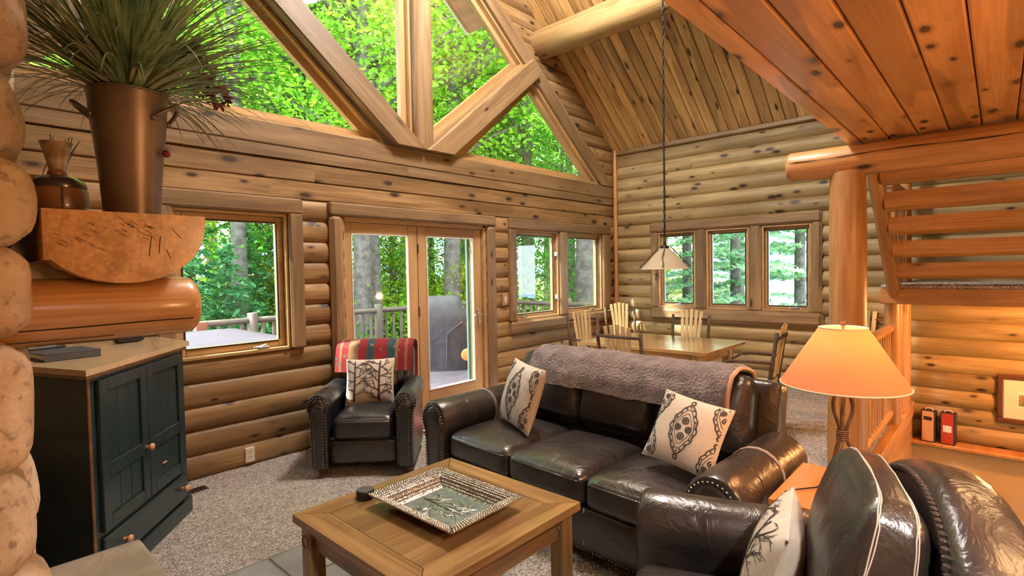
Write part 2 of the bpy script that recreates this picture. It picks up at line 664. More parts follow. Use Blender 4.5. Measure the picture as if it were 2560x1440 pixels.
def make_carpet():
    m, nt, b = node_mat('carpet')
    L = nt.links.new
    tc = N(nt, 'ShaderNodeTexCoord')
    v = N(nt, 'ShaderNodeTexVoronoi', Scale=78.0)
    L(tc.outputs['Object'], v.inputs['Vector'])
    n = N(nt, 'ShaderNodeTexNoise', Scale=120.0, Detail=2.0)
    L(tc.outputs['Object'], n.inputs['Vector'])
    n2 = N(nt, 'ShaderNodeTexNoise', Scale=1.3, Detail=3.0)
    L(tc.outputs['Object'], n2.inputs['Vector'])
    sp = N(nt, 'ShaderNodeSeparateColor')
    L(v.outputs['Color'], sp.inputs[0])
    c = mix(nt, sp.outputs[0], (.80, .74, .69), (.33, .29, .26))
    c = mix(nt, ramp(nt, [(.45, 0), (.62, .7)], n.outputs['Fac']).outputs[0], c, (.15, .125, .11))
    c = mix(nt, ramp(nt, [(.4, 0), (.7, .25)], n2.outputs['Fac']).outputs[0], c, (.31, .265, .23))
    L(c, b.inputs['Base Color'])
    b.inputs['Roughness'].default_value = 1.0
    b.inputs['Specular IOR Level'].default_value = .1
    bp = N(nt, 'ShaderNodeBump', Strength=.9, Distance=.012)
    L(math_n(nt, 'ADD', v.outputs['Distance'], n.outputs['Fac']), bp.inputs['Height'])
    L(bp.outputs[0], b.inputs['Normal'])


make_carpet()


def make_glass():
    m, nt, b = node_mat('window_glass')
    L = nt.links.new
    out = nt.nodes['Material Output']
    tr = N(nt, 'ShaderNodeBsdfTransparent')
    tr.inputs['Color'].default_value = (.97, .99, .985, 1)
    gl = N(nt, 'ShaderNodeBsdfGlossy', Roughness=.03)
    gl.inputs['Color'].default_value = (1, 1, 1, 1)
    fr = N(nt, 'ShaderNodeFresnel', IOR=1.5)
    mx = N(nt, 'ShaderNodeMixShader')
    L(math_n(nt, 'MULTIPLY', fr.outputs[0], .14), mx.inputs['Fac'])
    L(tr.outputs[0], mx.inputs[1])
    L(gl.outputs[0], mx.inputs[2])
    L(mx.outputs[0], out.inputs['Surface'])


make_glass()


def make_leaf(name, c1, c2, tcol, tstr=.5, rough=.5):
    m, nt, b = node_mat(name)
    L = nt.links.new
    out = nt.nodes['Material Output']
    tc = N(nt, 'ShaderNodeTexCoord')
    n = N(nt, 'ShaderNodeTexNoise', Scale=1.6, Detail=2.0, Roughness=.7)
    L(tc.outputs['Object'], n.inputs['Vector'])
    f = ramp(nt, [(.36, 0), (.64, 1)], n.outputs['Fac']).outputs[0]
    c = mix(nt, f, c1, c2)
    L(c, b.inputs['Base Color'])
    b.inputs['Roughness'].default_value = rough
    t = N(nt, 'ShaderNodeBsdfTranslucent')
    L(mix(nt, f, tcol, tuple(min(1, x * 1.25) for x in tcol)), t.inputs['Color'])
    mx = N(nt, 'ShaderNodeMixShader', Fac=tstr)
    L(b.outputs[0], mx.inputs[1])
    L(t.outputs[0], mx.inputs[2])
    L(mx.outputs[0], out.inputs['Surface'])


make_leaf('leaf_maple', (.19, .47, .06), (.42, .62, .09), (.42, .78, .07), .55)
make_leaf('leaf_dark', (.07, .30, .05), (.17, .45, .06), (.20, .58, .07), .5)
make_leaf('leaf_yellow', (.36, .54, .04), (.60, .58, .05), (.70, .74, .05), .55)
make_leaf('needle_fir', (.10, .34, .17), (.20, .46, .22), (.20, .50, .22), .35)
make_leaf('needle_pine', (.22, .46, .30), (.36, .54, .32), (.36, .60, .34), .4)


def make_shade(name, col, tr, power):
    m, nt, b = node_mat(name)
    L = nt.links.new
    out = nt.nodes['Material Output']
    tc = N(nt, 'ShaderNodeTexCoord')
    n = N(nt, 'ShaderNodeTexNoise', Scale=9.0, Detail=4.0)
    L(tc.outputs['Object'], n.inputs['Vector'])
    c = mix(nt, n.outputs['Fac'], col, tuple(x * .85 for x in col))
    L(c, b.inputs['Base Color'])
    b.inputs['Roughness'].default_value = .8
    t = N(nt, 'ShaderNodeBsdfTranslucent')
    t.inputs['Color'].default_value = (*tr, 1)
    mx = N(nt, 'ShaderNodeMixShader', Fac=power)
    L(b.outputs[0], mx.inputs[1])
    L(t.outputs[0], mx.inputs[2])
    L(mx.outputs[0], out.inputs['Surface'])


make_shade('lamp_paper', (.60, .27, .13), (.80, .31, .13), .20)
make_shade('pendant_paper', (.52, .44, .32), (.8, .7, .5), .25)


def make_stripes():
    m, nt, b = node_mat('striped_wool')
    L = nt.links.new
    tc = N(nt, 'ShaderNodeTexCoord')
    sep = N(nt, 'ShaderNodeSeparateXYZ')
    L(tc.outputs['Object'], sep.inputs[0])
    x = math_n(nt, 'ADD', math_n(nt, 'MULTIPLY', sep.outputs[0], 1.50), .5)
    red, teal, tan, dk = (.24, .010, .018), (.018, .060, .070), (.22, .125, .055), (.08, .010, .014)
    seq = [(0, red), (.06, tan), (.09, red), (.17, tan), (.20, tan), (.30, red), (.40, teal), (.50, red), (.66, teal), (.76, tan), (.80, red), (.88, tan), (.92, red), (.97, dk)]
    r = ramp(nt, seq, x)
    r.color_ramp.interpolation = 'CONSTANT'
    v = N(nt, 'ShaderNodeTexVoronoi', Scale=17.0)
    L(tc.outputs['Object'], v.inputs['Vector'])
    mot = ramp(nt, [(.22, 1), (.30, 0)], v.outputs['Distance']).outputs[0]
    sp = N(nt, 'ShaderNodeSeparateColor')
    L(v.outputs['Color'], sp.inputs[0])
    mc = mix(nt, sp.outputs[1], (.03, .055, .055), (.28, .15, .07))
    f = math_n(nt, 'MULTIPLY', mot, math_n(nt, 'GREATER_THAN', sp.outputs[0], .45))
    L(mix(nt, f, r.outputs[0], mc), b.inputs['Base Color'])
    b.inputs['Roughness'].default_value = 1.0
    b.inputs['Sheen Weight'].default_value = .2


make_stripes()

# ------------------------------------------------------------------ the shell of the cabin
YA, XB, XL, YR = 4.45, 7.23, -0.25, -3.6
H = 0.182
MA = T(0, YA, 0)
MBW = Matrix(((0, 1, 0, XB), (-1, 0, 0, 0), (0, 0, 1, 0), (0, 0, 0, 1)))
ML = Matrix(((0, -1, 0, XL), (1, 0, 0, 0), (0, 0, 1, 0), (0, 0, 0, 1)))
MR = Matrix(((-1, 0, 0, 0), (0, -1, 0, YR), (0, 0, 1, 0), (0, 0, 0, 1)))


def fn(v):
    return v if callable(v) else (lambda z: v)


def wall_log(z0, z1, xa, xb, parent, M, mat='log_pine', flat=.0, th=.13, bul=.034, name='log', ex=3.6):
    """one course of half-round wall log: bulges to -y, ends may follow a slope"""
    xa, xb = fn(xa), fn(xb)
    if xb((z0 + z1) / 2) - xa((z0 + z1) / 2) < .03:
        return None
    hgt = z1 - z0
    prof = []
    for s in (0.0, .06, .18, .36, .5, .64, .82, .94, 1.0):
        k = (1 - abs(2 * s - 1) ** ex)
        prof.append((z0 + .0005 + (hgt - .001) * s, .024 - bul * (k if not flat else (min(1, k * 3.2) * flat))))
    prof += [(z1 - .0005, th), (z0 + .0005, th)]
    L = xb((z0 + z1) / 2) - xa((z0 + z1) / 2)
    n = max(1, int(L / .7))
    rings = []
    ph = random.uniform(0, 6)
    for i in range(n + 1):
        t = i / n
        wob = .0035 * math.sin(ph + i * 2.1) if 0 < i < n else 0
        rings.append([(xa(z) + (xb(z) - xa(z)) * t, y + (wob if k < 9 and 0 < k < 8 else 0), z) for k, (z, y) in enumerate(prof)])
    return obj(name, MB().rings([r[::-1] for r in rings]), mat, parent, M, smooth=28)


def structure(name, label=None, cat=None):
    o = empty(name)
    o['kind'] = 'structure'
    if label:
        o['label'] = label
    if cat:
        o['category'] = cat
    return o


# ---- front wall with the gable (glass doors, three windows)
wall_front = structure('wall_front', 'log wall of honey pine with glass doors under a glazed gable')
GAPS_HI = [(-.25, 1.177), (2.033, 2.56), (4.39, 4.90), (6.85, 7.23)]
for k in range(5):
    for a, b in ((XL, 2.56), (4.39, XB)):
        wall_log(k * H, (k + 1) * H, a, b, wall_front, MA)
for k in range(5, 12):
    for a, b in GAPS_HI:
        wall_log(k * H, (k + 1) * H, a, b, wall_front, MA)
for z0, z1, fl in ((2.184, 2.342, .5), (2.342, 2.511, .5)):
    br = [XL, random.uniform(1.6, 2.6), random.uniform(4.2, 5.4), XB]
    for a, b in zip(br[:-1], br[1:]):
        wall_log(z0, z1, a, b, wall_front, MA, flat=fl)
for a, b in ((XL, 3.3), (3.3, XB)):
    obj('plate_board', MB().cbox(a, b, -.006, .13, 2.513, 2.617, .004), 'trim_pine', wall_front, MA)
for a, b in ((XL, XB),):
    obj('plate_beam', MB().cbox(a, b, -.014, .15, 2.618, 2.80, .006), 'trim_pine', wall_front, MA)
# gable
AX = 3.495
SL = .785


def zr(x):      # opening edge along the roof line, right side
    return 2.796 + (6.845 - x) * SL


def zc(x):      # ceiling
    return 3.364 + .79 * (7.195 - x)


RB = .25
for side in (1, -1):
    def mx(x):
        return AX + side * (x - AX)
    k = 0
    z = 2.80
    while z < 6.15:
        z1 = z + H
        xo = lambda q: 6.845 - (q - RB - 2.796) / SL - .05
        xc = lambda q: min(XB, 7.195 - (q - 3.364) / .79 + .03)
        if side > 0:
            wall_log(z, z1, lambda q: max(AX, xo(q)), xc, wall_front, MA)
        else:
            wall_log(z, z1, lambda q: mx(xc(q)), lambda q: mx(max(AX, xo(q))), wall_front, MA)
        z = z1
    pr = [(mx(6.845), 2.801), (mx(7.17), 2.801), (mx(AX), zr(AX) + RB), (mx(AX), zr(AX))]
    if side < 0:
        pr = pr[::-1]
    ang = math.atan(SL) * side
    # rafter board, its grain along the slope
    Mr = T(mx(6.845), YA, 2.80) @ Matrix.Rotation(ang if side > 0 else ang, 4, 'Y')
    b = MB()
    b.add([(x, -.030, zz) for x, zz in pr] + [(x, .15, zz) for x, zz in pr],
          [(0, 3, 2, 1), (4, 5, 6, 7), (0, 1, 5, 4), (1, 2, 6, 5), (2, 3, 7, 6), (3, 0, 4, 7)][:])
    b.v = [tuple(Mr.inverted() @ (Vector(p) + Vector((0, YA, 0)))) for p in b.v]
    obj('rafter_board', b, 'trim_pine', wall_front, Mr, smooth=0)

# king post and struts of the gable truss
truss = structure('trim_1', 'pine king post with two slanting struts between the gable windows')
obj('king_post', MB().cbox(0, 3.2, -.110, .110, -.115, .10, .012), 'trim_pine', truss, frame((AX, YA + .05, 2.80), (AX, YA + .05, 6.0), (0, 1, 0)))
DS = .815
for side in (1, -1):
    def mx(x):
        return AX + side * (x - AX)
    p0 = Vector((mx(AX + .02), YA, 2.814 + DS * (AX + .02 - 3.886) + .15))
    p1 = Vector((mx(5.30), YA, 2.814 + DS * (5.30 - 3.886) + .15))
    w = .30 * math.cos(math.atan(DS))
    M = frame(p0, p1, (0, 0, 1))
    # cut so that the lower end stands on the plate and butts on the post
    L = (p1 - p0).length
    m = MB().cbox(.0, L, -.15 if side > 0 else -.10, .10 if side > 0 else .15, -w / 2, w / 2, .010)
    for i, q in enumerate(m.v):
        wq = M @ Vector(q)
        if wq.z < 2.802:
            t = (2.802 - wq.z) / (M.to_3x3() @ Vector((1, 0, 0))).z
            m.v[i] = (q[0] + t, q[1], q[2])
    # room side proud of the wall by 45 mm
    off = T(0, 0, 0)
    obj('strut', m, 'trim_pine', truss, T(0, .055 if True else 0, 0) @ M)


def offset_poly(poly, d):
    """inset a convex polygon (counter-clockwise) by d"""
    n = len(poly)
    lines = []
    for i in range(n):
        a, b = np.array(poly[i]), np.array(poly[(i + 1) % n])
        t = (b - a) / np.linalg.norm(b - a)
        nn = np.array([-t[1], t[0]])
        lines.append((a + nn * d, t))
    out = []
    for i in range(n):
        (p, t), (q, u) = lines[i - 1], lines[i]
        A = np.array([t, -u]).T
        s = np.linalg.solve(A, q - p)
        out.append(tuple(p + t * s[0]))
    return out


def poly_window(name, poly, label):
    """fixed gable window: jamb boards, sash bars, pane; poly counter-clockwise in (x,z)"""
    w = structure(name, label)
    ar = sum(poly[i][0] * poly[(i + 1) % len(poly)][1] - poly[(i + 1) % len(poly)][0] * poly[i][1] for i in range(len(poly)))
    if ar < 0:
        poly = poly[::-1]
    p1 = offset_poly(poly, .028)
    p2 = offset_poly(poly, .095)
    n = len(poly)
    for (a, b, y0, y1, nm) in ((poly, p1, .015, .16, 'jamb'), (p1, p2, .075, .135, 'sash')):
        for i in range(n):
            j = (i + 1) % n
            q = [a[i], a[j], b[j], b[i]]
            p0 = Vector((q[0][0], YA, q[0][1]))
            pe = Vector((q[1][0], YA, q[1][1]))
            M = frame(p0, pe, (0, -1, 0))
            vs = [(x, YA + y0, z) for x, z in q] + [(x, YA + y1, z) for x, z in q]
            m = MB().add([tuple(M.inverted() @ Vector(v)) for v in vs], [(0, 1, 2, 3), (7, 6, 5, 4), (0, 4, 5, 1), (1, 5, 6, 2), (2, 6, 7, 3), (3, 7, 4, 0)])
            obj(nm, m, 'sash_pine', w, M, smooth=0)
    m = MB().add([(x, y, z) for y in (.100, .106) for x, z in p2], [tuple(range(n)), tuple(range(n, 2 * n))[::-1]])
    obj('pane', m, 'window_glass', w, MA, smooth=0)
    return w


tri = [(3.93, 2.802), (6.838, 2.802), (5.326, 3.985)]
up = [(3.606, 2.89), (5.139, 4.133), (3.606, zr(3.606))]
mirror = lambda P: [(2 * AX - x, z) for x, z in P]
poly_window('window_1', tri, 'lower triangular gable window beside the dining corner')
poly_window('window_2', up, 'upper gable window between king post and roof on the dining side')
poly_window('window_3', mirror(tri), 'lower triangular gable window above the grass bucket')
poly_window('window_4', mirror(up), 'upper gable window between king post and roof on the chimney side')


def casement(name, M, x0, x1, z0, z1, label, crank=None, lock=None, sw=.05):
    """wooden window in an opening of a wall frame M"""
    w = structure(name, label)
    fr = MB()
    fr.cbox(x0, x0 + .022, -.01, .13, z0, z1, .003).cbox(x1 - .022, x1, -.01, .13, z0, z1, .003)
    fr.cbox(x0 + .022, x1 - .022, -.01, .13, z1 - .022, z1, .003).cbox(x0 + .022, x1 - .022, -.018, .13, z0, z0 + .026, .003)
    obj('window_frame', fr, 'sash_pine', w, M)
    a, b, c, d = x0 + .022, x1 - .022, z0 + .026, z1 - .022
    s = MB()
    s.cbox(a, a + sw, .045, .09, c, d, .005).cbox(b - sw, b, .045, .09, c, d, .005)
    s.cbox(a + sw, b - sw, .047, .088, c, c + sw, .005).cbox(a + sw, b - sw, .047, .088, d - sw, d, .005)
    obj('sash', s, 'sash_pine', w, M)
    g = MB()
    gk = MB()
    for (u0, u1, v0, v1) in ((a + sw, b - sw, c + sw - .012, c + sw), (a + sw, b - sw, d - sw, d - sw + .012), (a + sw - .012, a + sw, c + sw, d - sw), (b - sw, b - sw + .012, c + sw, d - sw)):
        gk.cbox(u0, u1, .040, .05, v0, v1, .002)
    obj('gasket', gk, 'black_plastic', w, M)
    g.cbox(a + sw - .004, b - sw + .004, .064, .070, c + sw - .004, d - sw + .004, 0)
    obj('pane', g, 'window_glass', w, M, smooth=0)
    if crank is not None:
        m = MB().cbox(crank - .05, crank + .05, -.012, .014, z0 + .026, z0 + .046, .004)
        m.tube([(crank + .01, -.012, z0 + .05), (crank + .02, -.02, z0 + .062), (crank - .04, -.026, z0 + .050), (crank - .07, -.026, z0 + .048)], .0065, 6)
        m.sphere((crank - .072, -.026, z0 + .048), .010, 6, 4)
        obj('crank_handle', m, 'silver_metal', w, M)
    if lock is not None:
        m = MB()
        for zz in (z0 + .26, z1 - .3):
            m.cbox(lock - .012, lock + .012, -.02, .02, zz - .03, zz + .03, .004).tube([(lock, -.02, zz), (lock - .01, -.035, zz - .03), (lock - .012, -.03, zz - .07)], .006, 6)
        obj('sash_lock', m, 'silver_metal', w, M)
    return w


def casing(parent, M, x0, x1, z0, z1, vertical=True, y0=-.05, y1=.03, c=.016, name='casing', mat='trim_pine'):
    if vertical:
        Mx = M @ T((x0 + x1) / 2, 0, z0) @ Matrix(((0, 0, -1, 0), (0, 1, 0, 0), (1, 0, 0, 0), (0, 0, 0, 1)))
        return obj(name, MB().cbox(0, z1 - z0, y0, y1, -(x1 - x0) / 2, (x1 - x0) / 2, c), mat, parent, Mx)
    return obj(name, MB().cbox(x0, x1, y0, y1, z0, z1, c), mat, parent, M)


w5 = casement('window_5', MA, 1.177, 2.033, .905, 2.047, 'large picture window of the log wall behind the mantel', crank=1.80, sw=.058)
casing(w5, MA, 2.035, 2.158, .905, 2.058)
casing(w5, MA, 1.052, 1.175, .905, 2.058)
casing(w5, MA, 1.05, 2.16, 2.049, 2.182, False, y1=.13)
w6 = casement('window_6', MA, 4.90, 5.785, .905, 2.047, 'casement window next to the glass doors', crank=5.06, lock=5.735)
casing(w6, MA, 4.776, 4.898, .905, 2.05)
casing(w6, MA, 5.787, 5.952, .905, 2.05, name='mullion_casing', y1=.13)
w7 = casement('window_7', MA, 5.954, 6.85, .905, 2.047, 'casement window nearest the corner pole', crank=6.6)
casing(w7, MA, 6.852, 7.05, .905, 2.05)
casing(w7, MA, 4.776, 7.06, 2.049, 2.182, False, y1=.13, name='header')
casing(w7, MA, 4.776, 7.06, .760, .904, False, y0=-.062, y1=.03, c=.03, name='sill_log')

# ---- glass double door
door = structure('door_1', 'pair of glazed pine doors opening onto the deck')
casing(door, MA, 2.405, 2.537, 0, 2.063, y0=-.06, c=.035)
casing(door, MA, 4.40, 4.535, 0, 2.063, y0=-.06, c=.035)
casing(door, MA, 2.405, 4.54, 2.065, 2.182, False, y1=.13, name='header')
m = MB().cbox(2.537, 2.572, .0, .14, 0, 2.045, .004).cbox(4.36, 4.40, .0, .14, 0, 2.045, .004).cbox(2.572, 4.36, .0, .14, 2.02, 2.064, .004)
obj('door_frame', m, 'sash_pine', door, MA)
obj('threshold', MB().cbox(2.56, 4.39, -.05, .16, 0, .035, .008), 'trim_pine', door, MA)


def door_panel(x0, x1, st0, st1, latch):
    p = empty('door_panel')
    p.parent = door
    z0, z1 = .036, 2.018
    for (a, b, c, d, v) in ((x0, x0 + st0, z0, z1, 1), (x1 - st1, x1, z0, z1, 1), (x0 + st0, x1 - st1, z0, .262, 0), (x0 + st0, x1 - st1, 1.915, z1, 0)):
        casing(p, MA, a, b, c, d, bool(v), .045, .09, .004, 'stile' if v else 'rail', 'sash_pine')
    obj('pane', MB().cbox(x0 + st0 - .004, x1 - st1 + .004, .064, .07, .258, 1.919, 0), 'window_glass', p, MA, smooth=0)
    bd = MB()
    a, b, c, d = x0 + st0, x1 - st1, .262, 1.915
    bd.cbox(a, a + .012, .038, .05, c, d, .003).cbox(b - .012, b, .038, .05, c, d, .003).cbox(a, b, .038, .05, c, c + .012, .003).cbox(a, b, .038, .05, d - .012, d, .003)
    obj('glazing_bead', bd, 'paper', p, MA)
    if latch:
        h = MB().cbox(latch - .02, latch + .02, .030, .046, .90, 1.10, .006)
        h.tube([(latch, .04, 1.03), (latch, -.02, 1.03), (latch - .03, -.028, 1.035), (latch - .10, -.026, 1.022), (latch - .12, -.024, 1.03)], .010, 8)
        h.lathe([(.012, 0), (.014, .008), (.010, .016)], 10, (latch, .022, .94))
        obj('lever_handle', h, 'silver_metal', p, MA)


door_panel(2.574, 3.43, .085, .115, None)
door_panel(3.436, 4.355, .115, .125, 4.30)
hg = MB()
for zz in (.30, 1.12, 1.78):
    hg.cbox(3.425, 3.441, .028, .046, zz - .05, zz + .05, .003)
obj('hinge', hg, 'brass_dark', door, MA)
# screen door frame standing outside the right leaf
sm = MB().cbox(4.23, 4.29, .15, .18, .04, 2.0, .004).cbox(3.44, 3.50, .15, .18, .04, 2.0, .004).cbox(3.50, 4.23, .15, .18, .04, .12, .004).cbox(3.50, 4.23, .15, .18, 1.95, 2.0, .004)
plain('screen_green', (.10, .20, .19), .5)
obj('screen_frame', sm, 'screen_green', door, MA)

# ---- right wall (x = XB), three windows, continues over the stairwell
wall_right = structure('wall_right', 'log wall of pine coloured as in cool daylight with three narrow windows')
LY = lambda y: -y          # wall-local x of a world y
HOLES = [(1.683, 2.256), (2.415, 2.986), (3.134, 3.70)]
for k in range(-2, 19):
    z0, z1 = k * H, min((k + 1) * H, 3.335)
    if k < 0:
        segs = [(YR, .72)]
    elif 5 <= k < 11:
        segs = [(YR, 1.683), (3.70, 4.45)]
    elif k == 11:
        segs = [(YR, 1.683), (3.70, 4.45)]
    else:
        cut = random.choice([None, 2.6, 1.1, 3.2])
        segs = [(YR, 4.45)] if cut is None or k in (4,) else [(YR, cut), (cut, 4.45)]
    for a, b in segs:
        wall_log(z0, z1, -b, -a, wall_right, MBW, 'log_pine_daylit', ex=2.5, bul=.040)
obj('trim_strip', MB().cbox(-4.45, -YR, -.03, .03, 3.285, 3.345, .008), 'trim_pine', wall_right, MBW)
for i, (a, b) in enumerate(HOLES):
    nm = ['narrow window of the pale log wall nearest the log post', 'middle one of three narrow windows in the pale log wall', 'narrow window of the pale log wall behind the pendant lamp'][i]
    wd = casement('window_%d' % (8 + i), MBW, -b, -a, .955, 2.047, nm, crank=(-(a + b) / 2 + (.12 if i == 0 else .05)) if i != 1 else None, sw=.045)
    if i == 0:
        W8 = wd
casing(W8, MBW, -1.682, -1.565, .94, 2.06, c=.03)
casing(W8, MBW, -2.414, -2.257, .94, 2.06, c=.03, y1=.13, name='mullion_casing')
casing(W8, MBW, -3.133, -2.987, .94, 2.06, c=.03, y1=.13, name='mullion_casing')
casing(W8, MBW, -3.815, -3.701, .94, 2.06, c=.03)
casing(W8, MBW, -3.83, -1.565, 2.049, 2.195, False, y1=.13, c=.03, name='header')
casing(W8, MBW, -3.83, -1.545, .772, .954, False, y0=-.075, y1=.13, c=.045, name='sill_log')
# corner pole
obj('corner_filler', MB().cbox(XB - .01, XB + .2, YA - .01, YA + .2, 0, 3.6, 0), 'log_pine', wall_right, smooth=0)
pole = structure('trim_2', 'thin peeled pole standing in the room corner')
round_log('pole', (XB - .045, YA - .06, 0), (XB - .035, YA - .05, 3.36), .035, .03, 'stair_pine', pole, 10, 10, .06)

# ---- left wall, back wall
wall_left = structure('wall_left', 'log wall behind the stone chimney')
for k in range(19):
    wall_log(k * H, min((k + 1) * H, 3.335), YR, YA, wall_left, ML)
wall_back = structure('wall_back', 'log wall behind the camera')
for k in range(19):
    wall_log(k * H, min((k + 1) * H, 3.335), -XB, -XL, wall_back, MR)
obj('gable_panel', MB().add([(-XB, .02, 3.33), (-XL, .02, 3.33), (-AX, .02, 6.3), (-XB, .1, 3.33), (-XL, .1, 3.33), (-AX, .1, 6.3)],
    [(0, 1, 2), (5, 4, 3), (0, 3, 4, 1), (1, 4, 5, 2), (2, 5, 3, 0)]), 'log_pine', wall_back, MR, smooth=0)

# ---- floor: carpet, slate tiles, the stairwell opening
SWX, SWY = 4.30, .70
floor = structure('floor', 'speckled beige carpet with slate tiles before the hearth')
c = MB().cbox(XL - .1, XB + .1, SWY, YA + .1, -.12, 0, 0).cbox(XL - .1, SWX, YR - .1, SWY, -.12, 0, 0)
obj('carpet', c, 'carpet', floor, smooth=0)
tx = [.50, .75, 1.16, 1.57, 1.80]
ty = [2.90, 2.58, 2.26, 1.94, 1.62, 1.30, .98]
obj('grout_bed', MB().cbox(.49, 1.81, .97, 2.91, -.01, .003, 0), 'grout', floor, smooth=0)
for i in range(4):
    for j in range(6):
        g = .006
        obj('tile', MB().cbox(tx[i] + g, tx[i + 1] - g, ty[j + 1] + g, ty[j] - g, 0, .008, .003), 'slate', floor)
# stairwell walls, ledge
well = structure('wall_stairwell', 'tan plastered walls of the stairwell below the ledge')
obj('plaster_panel', MB().cbox(XB - .10, XB + .05, YR, SWY, -2.7, -.40, .004), 'drywall', well)
obj('ledge_board', MB().cbox(XB - .20, XB + .14, YR, SWY, -.40, -.362, .008), 'stair_pine', well)
obj('side_panel', MB().cbox(SWX, XB, SWY - .02, SWY + .04, -2.7, -.121, .004), 'stair_pine', well)
obj('end_panel', MB().cbox(SWX - .05, SWX + .005, YR, SWY, -2.7, -.125, .004), 'drywall', well)
obj('lower_floor', MB().cbox(SWX, XB, YR, SWY, -2.8, -2.7, 0), 'carpet', well)
obj('edge_board', MB().cbox(SWX, XB, SWY - .03, SWY + .05, -.12, .02, .006), 'stair_pine', well)

# ---- sloping board ceiling with a purlin
ceiling = structure('ceiling', 'sloping ceiling of knotty pine boards')
bw = .139
n_right = 30
top = Vector((AX, 0, zc(AX)))
bot = Vector((XB + .02, 0, zc(XB + .02)))
dirv = (bot - top)
nrm = Vector((-dirv.z, 0, dirv.x)).normalized()
LB = dirv.length
bd = MB().cbox(0, LB, -bw / 2 + .0035, bw / 2 - .0035, -.011, .011, .006)
me = None
for i in range(n_right):
    y = YA + .02 - bw * (i + .5)
    p = top + Vector((0, y, 0)) + nrm * .011 * (1 if nrm.z > 0 else -1)
    M = frame(p, p + dirv, tuple(nrm if nrm.z > 0 else -nrm))
    if me is None:
        o = obj('board', bd, 'ceiling_pine', ceiling, M)
        me = o.data
    else:
        o = bpy.data.objects.new('board', me)
        COL.objects.link(o)
        o.parent = ceiling
        o.matrix_local = M
un = nrm if nrm.z > 0 else -nrm
y1 = YA + .02 - bw * n_right
p = top + un * .02
b = MB()
b.add([tuple(top + un * .0 + Vector((0, y1, 0))), tuple(bot + Vector((0, y1, 0))), tuple(bot + Vector((0, YR - .1, 0))), tuple(top + Vector((0, YR - .1, 0)))], [(0, 1, 2, 3)])
obj('rear_panel', b, 'ceiling_pine', ceiling, smooth=0)
b = MB()
tl, bl = Vector((AX, 0, zc(AX))), Vector((XL - .02, 0, zc(XB + .02)))
b.add([tuple(tl + Vector((0, YA + .02, 0))), tuple(bl + Vector((0, YA + .02, 0))), tuple(bl + Vector((0, YR - .1, 0))), tuple(tl + Vector((0, YR - .1, 0)))], [(0, 1, 2, 3)])
obj('left_panel', b, 'ceiling_pine', ceiling, smooth=0)
roof = structure('roof', 'roof deck over the room with boarded overhang')
for s in (1, -1):
    ex = XB + .9 if s > 0 else XL - .9
    t0 = Vector((AX, 0, zc(AX) + .03))
    e0 = Vector((ex, 0, zc(XB + .9) + .03))
    b = MB()
    pts = []
    for yy in (YR - .3, YA + .15):
        pts += [t0 + Vector((0, yy, 0)), e0 + Vector((0, yy, 0)), e0 + Vector((0, yy, .12)), t0 + Vector((0, yy, .12))]
    b.add([tuple(q) for q in pts], [(0, 1, 2, 3), (7, 6, 5, 4), (0, 4, 5, 1), (1, 5, 6, 2), (2, 6, 7, 3), (3, 7, 4, 0)])
    obj('roof_deck', b, 'soffit', roof, smooth=0)
    # boarded gable overhang outside
    dv = e0 - t0
    Ls = dv.length
    u = Vector((-dv.z, 0, dv.x)).normalized()
    u = u if u.z > 0 else -u
    nb = 26
    for i in range(nb):
        q0 = t0 + dv * (i / nb) + Vector((0, YA + .15, 0)) + u * .02
        M = frame(q0 + dv / nb * .5, q0 + dv / nb * .5 + Vector((0, .5, 0)), tuple(u))
        obj('soffit_board', MB().cbox(0, .99 if i < 10 else .30, -Ls / nb / 2 + .002, Ls / nb / 2 - .002, -.01, .01, .003), 'soffit', roof, M)
    obj('barge_board', MB().cbox(0, Ls * 10 / 26, -.02, .02, -.03, .12, .004), 'paper', roof, frame(t0 + Vector((0, YA + 1.15, 0)), e0 + Vector((0, YA + 1.15, 0)), tuple(u)))

purlin = structure('trim_3', 'thick peeled purlin log under the sloping ceiling')
round_log('log', (5.48, YA + .05, 4.475), (5.44, YR, 4.50), .185, .20, 'round_pine', purlin, 22, 12, .02, 3, .3)
purlin2 = structure('trim_4', 'purlin log under the ceiling on the chimney side')
round_log('log', (1.51, YA + .05, 4.475), (1.51, YR, 4.475), .185, .20, 'round_pine', purlin2, 22, 12, .02, 4, .3)
ridge = structure('trim_5', 'ridge log at the top of the ceiling')
round_log('log', (AX, YA + .1, 6.02), (AX, YR, 6.02), .17, .17, 'round_pine', ridge, 18, 8, .02, 5)

# ---- loft: board underside, edge board, log beam, log post
ZL = 2.42
loft = structure('ceiling_loft', 'underside of the loft in orange knotty pine boards')
lw = .1635
LX0, LX1 = XL, 4.74
obj('edge_board', MB().cbox(LX0, LX1, .748, .836, ZL + .004, ZL + .03, .006), 'loft_pine', loft)
obj('fascia', MB().cbox(LX0, LX1, .800, .838, ZL + .031, ZL + .36, .006), 'loft_pine', loft)
lb = MB().cbox(0, LX1 - LX0, -lw / 2 + .002, lw / 2 - .002, 0, .026, .009)
me = None
for i in range(26):
    yc = .745 - lw * (i + .5)
    M = T(LX0, yc, ZL)
    if me is None:
        o = obj('board', lb, 'loft_pine', loft, M)
        me = o.data
    else:
        o = bpy.data.objects.new('board', me)
        COL.objects.link(o)
        o.parent = loft
        o.matrix_local = M
obj('loft_floor', MB().cbox(LX0, LX1, YR, .79, ZL + .03, ZL + .34, 0), 'gap', loft, smooth=0)
beam = structure('log_beam', 'thick log beam with a long drying crack carrying the loft')
round_log('log', (4.60, 1.235, ZL - .118), (4.60, YR, ZL - .125), .112, .125, 'stair_pine', beam, 24, 14, .025, 9, .22)
crk = MB()
ys = np.linspace(1.22, -1.6, 40)
